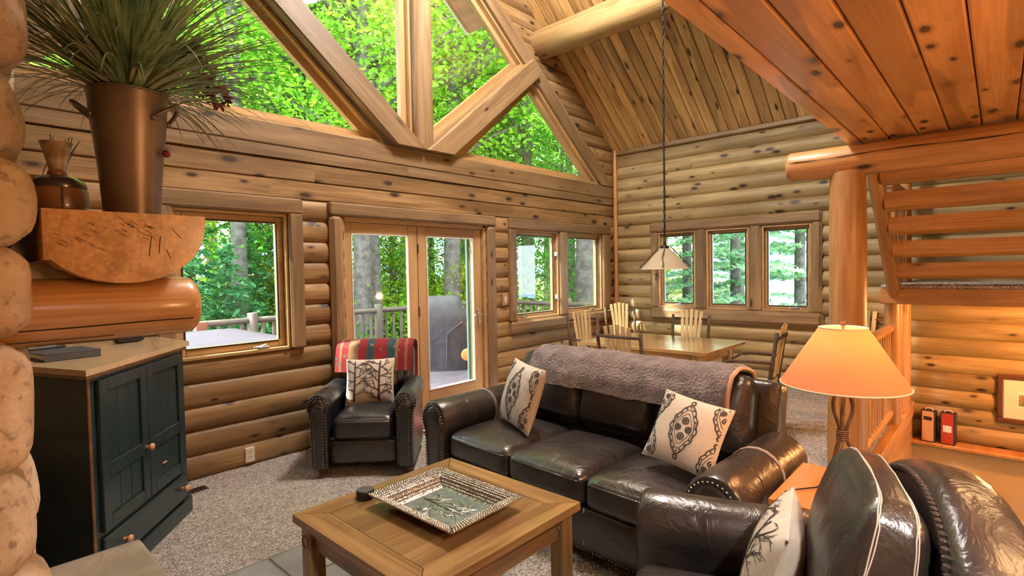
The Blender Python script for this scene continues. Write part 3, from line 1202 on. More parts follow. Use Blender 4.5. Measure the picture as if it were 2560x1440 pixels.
for a, b in zip(ys[:-1], ys[1:]):
    pass
pts = []
for i, y in enumerate(ys):
    ang = R(168 + 3 * math.sin(i * .5) + 5 * i / 40)
    r = .112 + (.125 - .112) * (1.235 - y) / (1.235 - YR) + .0015
    w = .0035 * (1 if 0 < i < 39 else .1) * (1 + .5 * math.sin(i * 1.3))
    a0, a1 = ang - w / r, ang + w / r
    pts.append([(4.60 + r * math.cos(a0), y, ZL - .12 + r * math.sin(a0)), (4.60 + r * math.cos(a1), y, ZL - .12 + r * math.sin(a1))])
crk.grid(np.array(pts))
obj('drying_crack', crk, 'gap', beam)
post = structure('log_post', 'peeled log post standing under the beam end')
round_log('log', (4.60, .83, -.01), (4.60, .83, ZL - .20), .128, .112, 'stair_pine', post, 22, 12, .05, 21, .05)

# ---- stairs from a landing up to the loft, railing round the stairwell
stair = empty('staircase')
tag(stair, 'open log staircase rising from a landing to the loft', 'staircase')
for i in range(5):
    f = i / 4
    x = 4.90 + i * .215
    z = 2.205 - i * .183
    m = MB()
    prof = [(-.14, .065), (.14, .065), (.14, .0), (.12, -.045), (.06, -.072), (-.06, -.072), (-.12, -.045), (-.14, .0)]
    Mt = frame((x, .66, z), (x, -.75, z), (0, 0, 1))
    m.prism([(-a, b) for a, b in prof][::-1], 0, 1.41)
    obj('tread', m, 'stair_pine', stair, Mt, smooth=30)
for y in (.70, -.80):
    M = frame((4.74, y, 2.34), (5.98, y, 1.22), (0, 0, 1))
    obj('stringer', MB().cbox(0, 1.67, -.045, .045, -.085, .085, .025), 'stair_pine', stair, M)
obj('landing_fascia', MB().cbox(0, 1.75, -.022, .022, -.09, .05, .006), 'stair_pine', stair, frame((5.86, .80, 1.26), (5.86, -.95, 1.26)))
obj('landing_deck', MB().cbox(5.84, XB, -.95, .80, 1.31, 1.345, .01), 'carpet', stair)
obj('landing_soffit', MB().cbox(5.88, XB, -.95, .80, 1.18, 1.20, .01), 'loft_pine', stair)
round_log('support_post', (6.10, .74, 0), (6.10, .74, 1.18), .072, .066, 'stair_pine', stair, 14, 5, .04, 31, .05)
round_log('support_post', (6.92, .735, 0), (6.92, .735, 3.2), .062, .055, 'stair_pine', stair, 12, 8, .05, 32, .05)
round_log('baluster', (6.55, .735, .05), (6.55, .735, 1.2), .03, .028, 'stair_pine', stair, 8, 5, .05, 33, .05)
for i, x in enumerate((6.2, 6.36, 6.5, 6.64, 6.78)):
    round_log('baluster', (x, .74, 1.35), (x, .74, 2.25), .024, .022, 'stair_pine', stair, 8, 4, .06, 40 + i, .05)
round_log('handrail', (5.95, .74, 2.27), (7.1, .74, 2.27), .04, .04, 'stair_pine', stair, 10, 4, .05, 48)
rail = empty('stairwell_railing')
tag(rail, 'low log railing with thin balusters beside the log post', 'railing')
round_log('handrail', (4.74, .75, .93), (6.02, .75, .93), .042, .038, 'stair_pine', rail, 12, 6, .05, 51)
round_log('bottom_rail', (4.74, .75, .13), (6.02, .75, .13), .042, .038, 'stair_pine', rail, 12, 6, .05, 52)
for i in range(10):
    x = 4.82 + i * .125
    round_log('baluster', (x, .75, .15), (x + .01, .75, .92), .019, .018, 'stair_pine', rail, 8, 4, .08, 60 + i, .05)

# ------------------------------------------------------------------ leather seats


def scroll_arm(aw, ah, D, side, y0, y1):
    """rolled arm as rings along y; side +1 = the arm at +x (rolls outward)"""
    r = aw * .52
    cz = ah - r
    prof = [(-aw * .38, .07), (-aw * .38, cz - r * .9)]
    for k in range(15):
        a = R(212 - k * (212 + 38) / 14)
        prof.append((.045 * aw + r * math.cos(a), cz + r * math.sin(a)))
    prof += [(aw * .42, cz - r * 1.2), (aw * .40, .07)]
    prof = [(side * x, z) for x, z in prof]
    cx, cz2 = 0, (ah + .07) / 2
    rings = []
    for y, s in ((y0, .93), (y0 + .006, .975), (y0 + .022, 1.0), (y0 + .12, 1.0), ((y0 + y1) / 2, 1.0), (y1 - .03, 1.0), (y1, .96)):
        rings.append([(cx + x * s, y, cz2 + (z - cz2) * s) for x, z in prof])
    m = MB()
    m.rings(rings if side > 0 else [q[::-1] for q in rings])
    m.f = [f[::-1] for f in m.f]
    return m, prof


def nails(m, pts, r=.006, step=.022):
    P = [Vector(p) for p in pts]
    d = 0
    for a, b in zip(P[:-1], P[1:]):
        L = (b - a).length
        while d < L:
            q = a + (b - a) * (d / L)
            m.sphere(q, r, 6, 3)
            d += step
        d -= L
    return m


def seat_unit(root, W, D, aw, ah, sh, bh, n, mat, fh, seed=0, nail_cols=1, crown=0.0, back_t=.17, tilt=11, cush_over=.0, seam=True, back_off=0.0, cush_dy=-.085, cush_r=.075, cush_b=.055):
    yf = -D / 2
    iw = W - 2 * aw
    # base
    obj('base', rbox(W / 2 - .03, D / 2 - .06, (sh - .17 - fh) / 2, .03, 8, ctr=(0, .01, fh + (sh - .17 - fh) / 2)), mat, root, smooth=60)
    obj('front_rail', rbox(iw / 2 + .02, .03, (sh - .185 - fh) / 2, .022, 6, (0, .006, 0), ctr=(0, yf + .055, fh + (sh - .185 - fh) / 2)), mat, root, smooth=60)
    pip = MB()
    pip.tube([(x, yf + .028, fh + (sh - .185 - fh) * .42) for x in np.linspace(-iw / 2, iw / 2, 8)], .006, 6)
    obj('piping', pip, mat, root)
    # seat cushions
    cw = iw / n
    for i in range(n):
        cx = -iw / 2 + cw * (i + .5)
        c = rbox(cw / 2 - .003, (D - .30) / 2, .088, .05, 16, (.004, .010, .040), .004, 9, seed + i, (cx, yf + .012 + (D - .30) / 2, sh - .098))
        o = obj('seat_cushion', c, mat, root, smooth=180)
        wl = MB()
        zz = sh - .045
        hw = cw / 2 - .010
        wl.tube([(cx - hw, yf + .20, zz), (cx - hw, yf + .05, zz - .002), (cx - hw + .03, yf + .014, zz - .003), (cx, yf + .006, zz), (cx + hw - .03, yf + .014, zz - .003), (cx + hw, yf + .05, zz - .002), (cx + hw, yf + .2, zz)], .0055, 6)
        obj('welt', wl, mat, o)
    # back frame
    tb = R(tilt)
    Mb = T(0, D / 2 - .13 - back_off, sh - .18) @ Matrix.Rotation(-tb, 4, 'X')
    hb = (bh - sh + .18) / math.cos(tb)
    m = rbox(iw / 2 + aw * .45, .085, hb / 2, .05, 14, (0, .012, 0), ctr=(0, .05, hb / 2))
    if crown:
        m.v = [(x, y, z - crown * max(0, (z - hb * .5) / (hb * .5)) * (x / (iw / 2 + aw * .45)) ** 2) for x, y, z in m.v]
    obj('backrest', m, mat, root, Mb, smooth=180)
    # back cushions
    for i in range(n):
        cx = -iw / 2 + cw * (i + .5)
        ch = hb - .16 + cush_over
        c = rbox(cw / 2 + (.012 if n > 1 else -.005), back_t / 2, ch / 2, cush_r, 20, (.0, cush_b, .022), .008, 11, seed + 20 + i)
        if crown:
            c.v = [(x * (1 - .20 * max(0, z / (ch / 2)) ** 2.2), y * (1 - .30 * max(0, z / (ch / 2)) ** 2), z) for x, y, z in c.v]
        obj('back_cushion', c, mat, root, Mb @ T(cx, cush_dy, .16 + ch / 2), smooth=180)
    # arms
    for s in (-1, 1):
        m, prof = scroll_arm(aw, ah, D, s, yf, D / 2 - .10)
        a = obj('arm', m, mat, root, T(s * (W / 2 - aw * .5), 0, 0), smooth=40)
        # inset front panel
        ins = [(x * .66, .07 + (z - .07) * .93) for x, z in prof]
        pm = MB()
        cs = [(sum(p[0] for p in ins) / len(ins)), (sum(p[1] for p in ins) / len(ins))]
        rr = [[(cs[0] + (x - cs[0]) * k, yf - d, cs[1] + (z - cs[1]) * k) for x, z in ins] for k, d in ((1.0, -.01), (1.0, .006), (.93, .012), (.5, .014))]
        pm.rings(rr if s < 0 else [q[::-1] for q in rr])
        obj('front_panel', pm, mat, a, smooth=50)
        nm = MB()
        for c in range(nail_cols):
            k = .86 - .34 * c
            nails(nm, [(x * k, yf - .010 if c == 0 else yf - .014, .085 + (z - .07) * (.93 if c == 0 else .82)) for x, z in prof])
        if nail_cols:
            obj('nailheads', nm, 'nailhead', a)
        if seam:
            sm = MB()
            for dy in (0, .014):
                sm.tube([(x * 1.006, yf + D * .50 + dy, z + .0015) for x, z in prof[1:-1]], .0026, 5)
            obj('seam', sm, 'stitch', a)
    return Mb, hb


def turned_foot(root, x, y, h, r, mat='foot_wood'):
    return obj('foot', MB().lathe([(r * .55, 0), (r * .7, h * .06), (r * .5, h * .18), (r * .85, h * .30), (r * .6, h * .42), (r * 1.0, h * .58), (r * .75, h * .72), (r * 1.15, h * .85), (r * 1.15, h)], 16, (x, y, 0)), mat, root, smooth=60)


# sofa
sofa = empty('sofa', (2.70, 1.845, 0), R(-92.5))
tag(sofa, 'three seat dark leather sofa with rolled nailhead arms', 'sofa')
seat_unit(sofa, 2.20, .94, .255, .655, .475, .90, 3, 'leather', .06, 3, crown=.0)
nm = nails(MB(), [(-.84, -.47 + .022, .075), (.84, -.47 + .022, .075)], .0055, .02)
obj('rail_nailheads', nm, 'nailhead', sofa)
for x in (-.28, .28):
    obj('rail_seam', MB().tube([(x, -.443, .29), (x, -.447, .2), (x, -.447, .10)], .003, 5), 'stitch', sofa)
for x in (-1.0, 1.0):
    for y in (-.36, .34):
        obj('foot', MB().cbox(x - .03, x + .03, y - .03, y + .03, 0, .065, .006), 'foot_wood', sofa)

# club chair by the glass doors
club = empty('club_chair', (2.405, 3.81, 0), R(-43.8))
tag(club, 'small black leather club chair on turned feet by the glass doors', 'armchair')
CMb, chb = seat_unit(club, .80, .78, .165, .635, .455, .90, 1, 'leather_black', .09, 11, nail_cols=2, tilt=10, back_t=.12, seam=False)
for x in (-.32, .32):
    turned_foot(club, x, -.32, .09, .034)
    turned_foot(club, x * .9, .30, .09, .03)

# big chair in front
lounge = empty('lounge_chair', (1.63, .455, 0), R(198.6))
tag(lounge, 'large dark brown leather armchair with stitched back cushion, nearest the camera', 'armchair')
LMb, lhb = seat_unit(lounge, 1.0, .95, .21, .665, .46, 1.0, 1, 'leather', .08, 31, crown=.13, back_t=.17, tilt=11, cush_over=-.055, back_off=.12, cush_dy=-.125, cush_r=.05, cush_b=.028, nail_cols=0)
for x in (-.42, .42):
    for y in (-.38, .36):
        turned_foot(lounge, x, y, .085, .032)
# pleated cord and stitching on the crest of its back, seams on the cushion
cord = MB()
hwb = (1.0 - .42) / 2 + .21 * .45
pts = []
for i in range(46):
    t = -1 + 2 * i / 45
    x = t * (hwb - .035)
    z = lhb - .040 - .13 * (t * .92) ** 2 - .06 * abs(t) ** 8
    pts.append((x, -.040, z))
nails(cord, pts, .0115, .020)
obj('pleat_cord', cord, 'leather', lounge, LMb)
st = MB()
for k in (.018, .032):
    st.tube([(x * (1 + k * .6), -.030 + k * .9, z + k) for x, y, z in pts], .002, 5)
obj('back_stitch', st, 'stitch', lounge, LMb)
from mathutils.bvhtree import BVHTree
bc = [o_ for o_ in lounge.children if o_.name.startswith('back_cushion')][0]
bvh = BVHTree.FromPolygons([v_.co.copy() for v_ in bc.data.vertices], [tuple(q_.vertices) for q_ in bc.data.polygons])
ch = lhb - .16 - .055
cwl = (1.0 - .42) / 2
seams = MB()
for dy in (-.066, -.052, .052, .066):
    path = []
    for i in range(60):
        t = i / 59
        if t < .34:
            q = (-cwl - .03, dy, -ch / 2 * .9 + ch * .9 * t / .34)
        elif t < .66:
            a = PI * (1 - (t - .34) / .32)
            q = ((cwl + .03) * math.cos(a) * (1 if abs(math.cos(a)) > .99 else 1), dy, ch / 2 * .9 * 1.0 + .12 * math.sin(a))
        else:
            q = (cwl + .03, dy, ch / 2 * .9 - ch * .9 * (t - .66) / .34)
        hit = bvh.find_nearest(Vector(q))
        path.append(tuple(hit[0] + hit[1] * .0012))
    seams.tube(path, .0020, 5)
for zz in (.06,):
    path = []
    for y in np.linspace(-.06, .06, 8):
        hit = bvh.find_nearest(Vector((cwl + .05, y, zz + y * .5)))
        path.append(tuple(hit[0] + hit[1] * .0006))
    seams.tube(path, .0016, 5)
obj('cushion_stitch', seams, 'stitch', lounge, LMb @ T(0, -.125, .16 + ch / 2))

# ------------------------------------------------------------------ pillows and throws


def pillow_surface(w, h, t, front=True):
    def f(u, v, off=0.0):
        e = (max(0, 1 - abs(u) ** 2.6) * max(0, 1 - abs(v) ** 2.6)) ** .55
        x = w / 2 * u * (1 - .055 * (1 - v * v))
        z = h / 2 * v * (1 - .055 * (1 - u * u))
        return (x, -(t / 2 * e + .004 + off), z)
    return f


def make_pillow(name, w, h, t, M, label, mat='linen', n=22):
    root = empty(name)
    root.matrix_world = M
    tag(root, label, 'pillow')
    f = pillow_surface(w, h, t)
    m = MB()
    g = np.linspace(-1, 1, n)
    F = np.array([[f(u, v) for v in g] for u in g])
    m.grid(F)
    B = F.copy()
    B[:, :, 1] *= -1
    m.grid(B[::-1])
    edge = [(g[i], -1) for i in range(n)] + [(1, g[i]) for i in range(n)] + [(g[-1 - i], 1) for i in range(n)] + [(-1, g[-1 - i]) for i in range(n)]
    a = [f(u, v) for u, v in edge]
    m.rings([[(x, -abs(y), z) for x, y, z in a], [(x, abs(y), z) for x, y, z in a]], cap=False)
    obj('cover', m, mat, root, smooth=180)
    return root, f


def ribbons(lines, f, off=.0022):
    """printed lines laid on a surface f(u,v,off); lines = (points, width in uv)"""
    m = MB()
    for pts, w in lines:
        P = np.array(pts, float)
        Q = [P[0]]
        for a, b in zip(P[:-1], P[1:]):
            k = max(1, int(np.linalg.norm(b - a) / .07))
            for i in range(1, k + 1):
                Q.append(a + (b - a) * i / k)
        Q = np.array(Q)
        ws = [w] * len(Q) if not hasattr(w, '__len__') else np.interp(np.linspace(0, 1, len(Q)), [0, 1], w)
        run = []
        for i in range(len(Q)):
            t = Q[min(i + 1, len(Q) - 1)] - Q[max(0, i - 1)]
            L = np.linalg.norm(t) or 1
            nrm = np.array([-t[1], t[0]]) / L * ws[i] / 2
            A, B = Q[i] + nrm, Q[i] - nrm
            if max(abs(A).max(), abs(B).max()) > .97:
                if len(run) > 1:
                    m.grid(np.array(run))
                run = []
                continue
            run.append([f(A[0], A[1], off), f(B[0], B[1], off)])
        if len(run) > 1:
            m.grid(np.array(run))
    return m


def tree_lines(x, y0, y1, w, rg, lean=.02, side=None):
    L = [([(x, y0), (x + lean * .5, (y0 + y1) / 2), (x + lean, y1)], (w, w * .6))]

    def br(p, a, ln, ww, d):
        pts = [p]
        for _ in range(4):
            a += rg.uniform(-.28, .28)
            p = (p[0] + math.cos(a) * ln / 4, p[1] + math.sin(a) * ln / 4)
            pts.append(p)
        L.append((pts, (ww, ww * .5)))
        if d > 0:
            for k in (1, 2, 3):
                br(pts[k], a + rg.uniform(.4, .9) * rg.choice([-1, 1]), ln * .6, ww * .65, d - 1)
    for i in range(9):
        t = .08 + .9 * i / 9
        s = (1 if i % 2 else -1) if side is None else side
        br((x + lean * t, y0 + (y1 - y0) * t), PI / 2 - s * rg.uniform(.7, 1.15), rg.uniform(.45, .75), w * .42, 2)
    return L


def bird(x, y, s):
    return [([(x - s, y - s * .3), (x, y), (x + s * .9, y + s * .35)], (s * .25, s * .55)), ([(x - s * .2, y), (x + s * .3, y + s * .55)], (s * .6, s * .2))]


rg = np.random.default_rng(4)
lines = tree_lines(-.62, -.97, .97, .085, rg) + tree_lines(.40, -.97, .97, .11, rg, .04)
for bx, by in ((-.38, .42), (-.32, .12), (.72, .46), (.10, .80)):
    lines += bird(bx, by, .055)
MP = T(2.405, 3.81, 0) @ RZ(-43.8) @ T(-.015, .035, .635) @ RZ(3) @ RX(-17)
p, f = make_pillow('tree_pillow', .40, .385, .13, MP, 'cream pillow printed with bare dark trees on the club chair')
obj('printed_trees', ribbons(lines, f), 'linen_print', p)


def medallion(cx, cy, s, rot=0):
    L = []

    def ring(fn_, w, n=40):
        pts = []
        for i in range(n + 1):
            a = 2 * PI * i / n
            x, y = fn_(a)
            pts.append((cx + s * (x * math.cos(rot) - y * math.sin(rot)), cy + s * (x * math.sin(rot) + y * math.cos(rot))))
        L.append((pts, w))
    og = lambda k, b: (lambda a: (k * .62 * math.sin(a) * (1 - .18 * math.cos(a) ** 2) * (1 + b * math.cos(12 * a)), k * (math.cos(a) * (1 + .22 * abs(math.cos(a)) ** 6))))
    ring(og(1.0, .07), .030 * s / .5, 72)
    ring(og(.80, .03), .018 * s / .5, 48)
    ring(og(.62, .0), .014 * s / .5)
    for (x, y, r) in ((0, .38, .15), (0, -.38, .15), (.26, 0, .13), (-.26, 0, .13)):
        ring(lambda a, x=x, y=y, r=r: (x + r * math.cos(a), y + r * math.sin(a)), .032 * s / .5, 14)
        ring(lambda a, x=x, y=y, r=r: (x + r * .35 * math.cos(a), y + r * .35 * math.sin(a)), .035 * s / .5, 8)
    for i in range(18):
        a = 2 * PI * i / 18
        x, y = og(.90, 0)(a)
        ring(lambda b, x=x, y=y: (x + .026 * math.cos(b), y + .026 * math.sin(b)), .024 * s / .5, 6)
    for sg in (1, -1):
        ring(lambda a, sg=sg: (.085 * math.sin(a), sg * (1.34 + .11 * math.cos(a))), .035 * s / .5, 12)
    return L


def medal_pillow(M, label, w=.43, h=.43, seed=0):
    p, f = make_pillow('medallion_pillow', w, h, .14, M, label)
    L = medallion(0, .02, .60)
    for x, y in ((-.95, .80), (.95, .80), (-.95, -.80), (.95, -.80)):
        L += medallion(x, y, .52)
    obj('printed_medallions', ribbons(L, f), 'linen_print', p)
    return p


MS = T(2.70, 1.845, 0) @ RZ(-92.5)
medal_pillow(MS @ T(-.495, -.10, .705) @ RZ(-18) @ RY(3) @ RX(-18), 'cream medallion pillow leaning on the sofa arm next to the glass doors')
medal_pillow(MS @ T(.69, -.11, .695) @ RZ(2) @ RY(9) @ RX(-30), 'cream medallion pillow lying on the sofa next to the table lamp', .37, .37)

rg = np.random.default_rng(9)
lines = tree_lines(-.62, -.97, .97, .08, rg) + tree_lines(.25, -.97, .97, .10, rg)
lines += bird(.62, -.55, .10) + bird(.55, .40, .07)
MP = T(1.63, .455, 0) @ RZ(198.6) @ T(-.15, -.02, .570) @ RZ(-6) @ RX(-14)
p, f = make_pillow('bird_pillow', .42, .42, .16, MP, 'cream pillow with bird and twig print on the large leather armchair')
obj('printed_twigs', ribbons(lines, f), 'linen_print', p)


def drape(name, prof, x0, x1, th, mat, M, label, cat, nx=24, wob=.006, noise=0, hem=None, taper=None, seed=0):
    """cloth of thickness th hanging over a profile (y,z) and spanning x0..x1"""
    P = np.array(prof, float)
    # resample
    d = np.r_[0, np.cumsum(np.linalg.norm(np.diff(P, axis=0), axis=1))]
    s = np.linspace(0, d[-1], 40)
    P = np.c_[np.interp(s, d, P[:, 0]), np.interp(s, d, P[:, 1])]
    Tn = np.gradient(P, axis=0)
    Tn /= np.linalg.norm(Tn, axis=1, keepdims=True)
    Nn = np.c_[-Tn[:, 1], Tn[:, 0]]
    if Nn[len(Nn) // 2, 1] < 0:
        Nn = -Nn
    root = empty(name)
    root.matrix_world = M
    tag(root, label, cat)
    rings = []
    rgl = np.random.default_rng(seed)
    ph = rgl.uniform(0, 6, 4)
    for i in range(nx + 1):
        t = i / nx
        x = x0 + (x1 - x0) * t
        e = 1.0 if 0 < i < nx else .25
        dz = wob * (math.sin(t * 9 + ph[0]) + .6 * math.sin(t * 23 + ph[1]))
        out = [(x + (taper(t, k / 39) if taper else 0), p[0] + n[0] * (th * e + dz * .5), p[1] + n[1] * (th * e + dz * .5) + dz * .6 * (abs(k - 20) / 20)) for k, (p, n) in enumerate(zip(P, Nn))]
        inn = [(x + (taper(t, k / 39) if taper else 0), p[0], p[1] + dz * .6 * (abs(k - 20) / 20)) for k, p in enumerate(P)][::-1]
        rings.append(out + inn)
    m = MB().rings(rings)
    if noise:
        V = np.array(m.v)
        nn = vnoise(V, 26, seed) * .6 + vnoise(V, 55, seed + 1) * .4
        V[:, 2] += nn * noise
        V[:, 1] -= nn * noise * .6
        m.v = [tuple(q) for q in V]
    obj('cloth', m, mat, root, smooth=70)
    if hem:
        for i in ((0, nx) if hem == 2 else (nx,)):
            hm = MB()
            rr = rings[i]
            q = [rr[k] for k in range(0, 40, 2)]
            hm.tube([(a, b, c) for a, b, c in q], .014, 6)
            obj('hem', hm, 'suede_hem', root, smooth=60)
    return root


# striped throw over the club chair's back (profile in the tilted frame of the back)
Mc = T(2.405, 3.81, 0) @ RZ(-43.8) @ CMb
drape('striped_throw', [(-.215, chb - .235), (-.205, chb - .12), (-.180, chb - .03), (-.10, chb + .030), (.02, chb + .040), (.12, chb + .028), (.158, chb - .03), (.162, chb - .20), (.165, chb - .33)],
      -.325, .325, .014, 'striped_wool', Mc, 'red and teal striped wool throw over the club chair back', 'blanket', 20, .004)
Ms = MS @ T(0, .94 / 2 - .13, .475 - .18) @ RX(-11)
hbs = (.90 - .475 + .18) / math.cos(R(11))
drape('fleece_throw', [(-.215, hbs - .215), (-.220, hbs - .12), (-.185, hbs - .02), (-.10, hbs + .030), (.02, hbs + .032), (.11, hbs + .018), (.15, hbs - .05), (.155, hbs - .25)],
      -.72, .76, .032, 'fleece', Ms, 'fluffy mauve grey fleece throw along the sofa back', 'blanket', 90, .008, .011, hem=1, seed=5)

# ------------------------------------------------------------------ coffee table with tray and speaker
ct = empty('coffee_table', (1.515, 1.875, 0))
tag(ct, 'square honey pine coffee table with framed top', 'coffee table')
hx, hy = .468, .458
bwid = .115
zt0, zt1 = .425, .46


def mitre(p, q, a, b, name):
    """border board with mitred ends in plan, grain along p-q"""
    M = frame((*p, zt0), (*q, zt0))
    vs = [(*p, zt0), (*q, zt0), (*b, zt0), (*a, zt0), (*p, zt1), (*q, zt1), (*b, zt1), (*a, zt1)]
    m = MB().add([tuple(M.inverted() @ Vector(v)) for v in vs], [(3, 2, 1, 0), (4, 5, 6, 7), (0, 1, 5, 4), (1, 2, 6, 5), (2, 3, 7, 6), (3, 0, 4, 7)])
    return obj(name, m, 'table_pine', ct, M, smooth=0)


g = .0022
O = [(-hx, -hy), (hx, -hy), (hx, hy), (-hx, hy)]
I = [(-hx + bwid, -hy + bwid), (hx - bwid, -hy + bwid), (hx - bwid, hy - bwid), (-hx + bwid, hy - bwid)]
for i in range(4):
    j = (i + 1) % 4
    sh_ = lambda P, Q: (P[0] + (Q[0] - P[0]) * .003, P[1] + (Q[1] - P[1]) * .003)
    mitre(sh_(O[i], O[j]), sh_(O[j], O[i]), sh_(I[i], I[j]), sh_(I[j], I[i]), 'border_board')
nb = 5
for i in range(nb):
    w = (2 * (hy - bwid) - .006) / nb
    y = -hy + bwid + .003 + w * (i + .5)
    plank('top_board', (-hx + bwid + .003, y, (zt0 + zt1) / 2), (hx - bwid - .003, y, (zt0 + zt1) / 2), w - .0006, zt1 - zt0 - .001, 'table_pine', ct, c=.0008)
for sx in (-1, 1):
    for sy in (-1, 1):
        x, y = sx * (hx - .065), sy * (hy - .065)
        lg = obj('leg', MB().cbox(0, zt0, -.038, .038, -.038, .038, .005), 'table_pine', ct, frame((x, y, 0), (x, y, zt0), (0, 1, 0)))
        rng_ = MB()
        rng_.tube([(.345 + .026 * math.cos(a), .0385 if False else -.039, .026 * math.sin(a)) for a in np.linspace(0, 2 * PI, 20)], .003, 5)
        rng_.tube([(.345 + .026 * math.cos(a), .039, .026 * math.sin(a)) for a in np.linspace(0, 2 * PI, 20)], .003, 5)
        rng_.tube([(.345 + .026 * math.cos(a), .026 * math.sin(a), -sy * .039) for a in np.linspace(0, 2 * PI, 20)], .003, 5)
        obj('carved_ring', rng_, 'foot_wood', lg)
for s in (-1, 1):
    plank('apron', (-hx + .10, s * (hy - .065), .365), (hx - .10, s * (hy - .065), .365), .025, .115, 'table_pine', ct)
    plank('apron', (s * (hx - .065), -hy + .10, .365), (s * (hx - .065), hy - .10, .365), .025, .115, 'table_pine', ct)

tray = empty('serving_tray', (1.535, 1.852, .461), R(1))
tag(tray, 'hammered pewter tray with a leafless tree relief on the coffee table', 'tray')
tx_, ty_ = .215, .285
ringsT = []
for (k, z) in ((.60, .0), (.62, .004), (.74, .022), (.78, .040), (.80, .047), (.96, .057), (1.0, .058), (1.0, .052), (.80, .041), (.74, .014), (.60, -.0005)):
    ring = []
    for (ax, ay, bx, by) in ((-1, -1, 1, -1), (1, -1, 1, 1), (1, 1, -1, 1), (-1, 1, -1, -1)):
        for i in range(12):
            t = i / 12
            ring.append((k * tx_ * (ax + (bx - ax) * t), k * ty_ * (ay + (by - ay) * t), z))
    ringsT.append(ring)
obj('rim', MB().rings(ringsT, cap=False), 'pewter', tray, smooth=40)
beads = MB()
for k, z in ((.985, .058), (.93, .0565), (.875, .0535), (.82, .0495), (.775, .041), (.74, .026), (.69, .015)):
    nx_, ny_ = 30, 40
    for i in range(nx_):
        for s in (-1, 1):
            beads.sphere((k * tx_ * (-1 + 2 * i / nx_), s * k * ty_, z), (.0075, .0075, .005), 5, 3)
    for i in range(ny_):
        for s in (-1, 1):
            beads.sphere((s * k * tx_, k * ty_ * (-1 + 2 * i / ny_), z), (.0075, .0075, .005), 5, 3)
obj('hammered_beads', beads, 'pewter', tray, smooth=180)
obj('base_plate', MB().cbox(-.61 * tx_, .61 * tx_, -.61 * ty_, .61 * ty_, 0, .004, .001), 'pewter_flat', tray)
rg = np.random.default_rng(2)
tl_ = tree_lines(0, -.9, .75, .10, rg, .05)
rel = MB()
for pts, w in tl_:
    ww = w[0] if hasattr(w, '__len__') else w
    Q = [(p_[1] * .6 * tx_ * -1 if False else p_[0] * .58 * tx_, p_[1] * .58 * ty_, .0055) for p_ in pts if abs(p_[0]) < .97 and abs(p_[1]) < .97]
    if len(Q) > 1:
        rel.tube(Q, max(.0016, ww * .045), 5)
rel.xform(RZ(180))
obj('tree_relief', rel, 'pewter_relief', tray, smooth=180)

puck = empty('round_speaker', (1.362, 2.235, .461))
tag(puck, 'small round black speaker on the coffee table edge', 'speaker')
obj('body', MB().lathe([(.038, 0), (.042, .003), (.0425, .012), (.0425, .032), (.040, .037)], 28), 'black_plastic', puck, smooth=40)
plain('puck_top', (.075, .085, .10), .5)
obj('top_plate', MB().lathe([(.039, .037), (.038, .040), (.001, .0402)], 28), 'puck_top', puck, smooth=40)

# ------------------------------------------------------------------ end table and lamp
et = empty('end_table', (2.61, .45, 0))
tag(et, 'small orange pine end table under the table lamp', 'end table')
for i in range(3):
    w = .52 / 3
    y = -.26 + w * (i + .5)
    plank('top_board', (-.27, y, .545), (.27, y, .545), w - .002, .03, 'orange_pine', et, c=.003)
for sx in (-1, 1):
    for sy in (-1, 1):
        obj('leg', MB().cbox(0, .53, -.025, .025, -.025, .025, .004), 'orange_pine', et, frame((sx * .22, sy * .21, 0), (sx * .22, sy * .21, .53), (0, 1, 0)))
for s in (-1, 1):
    plank('apron', (-.2, s * .21, .49), (.2, s * .21, .49), .02, .08, 'orange_pine', et)
    plank('apron', (s * .22, -.2, .49), (s * .22, .2, .49), .02, .08, 'orange_pine', et)
    plank('stretcher', (-.2, s * .21, .15), (.2, s * .21, .15), .02, .03, 'orange_pine', et)

lampo = empty('table_lamp', (2.73, .510, .561))
tag(lampo, 'lit table lamp with parchment cone shade on twisted iron rods', 'lamp')
for k in range(3):
    a0 = 2 * PI * k / 3 + .62
    prof = [(0, .105, .004), (.0, .088, .006), (.03, .080, .03), (.06, .060, .08), (.10, .045, .13), (.14, .018, .185), (.17, .013, .20), (.20, .013, .235), (.22, .018, .25), (.25, .040, .31), (.27, .044, .345), (.30, .036, .38), (.34, .016, .43), (.36, .013, .445), (.4, .013, .48)]
    pts = [(r * math.cos(a0 + tw * 2.2), r * math.sin(a0 + tw * 2.2), z) for tw, r, z in prof]
    obj('rod', MB().tube(pts, [.013, .011] + [.0085] * (len(pts) - 2), 8), 'lamp_iron', lampo, smooth=180)
for (z0, n_, r_) in ((.190, 6, .0225), (.440, 5, .0225)):
    wr = MB()
    for i in range(n_):
        wr.tube([(r_ * math.cos(a), r_ * math.sin(a), z0 + i * .0085) for a in np.linspace(0, 2 * PI, 16)], .0042, 6, False)
    obj('wire_wrap', wr, 'lamp_iron', lampo, smooth=180)
obj('stem', MB().tube([(0, 0, .43), (0, 0, .70)], .006, 8), 'lamp_iron', lampo)
obj('bulb', MB().sphere((0, 0, .55), (.028, .028, .04), 12, 8), 'bulb', lampo, smooth=180)
SH0, SH1, SR0, SR1 = .440, .695, .252, .095
shd = MB()
nsh = 40
sr = []
for (r_, z) in ((SR0, SH0), (SR0 * .6 + SR1 * .4, SH0 * .6 + SH1 * .4), (SR1, SH1)):
    sr.append([(r_ * math.cos(2 * PI * k / nsh), r_ * math.sin(2 * PI * k / nsh), z) for k in range(nsh)])
shd.rings(sr, cap=False)
obj('lamp_shade', shd, 'lamp_paper', lampo, smooth=180)
hem = MB()
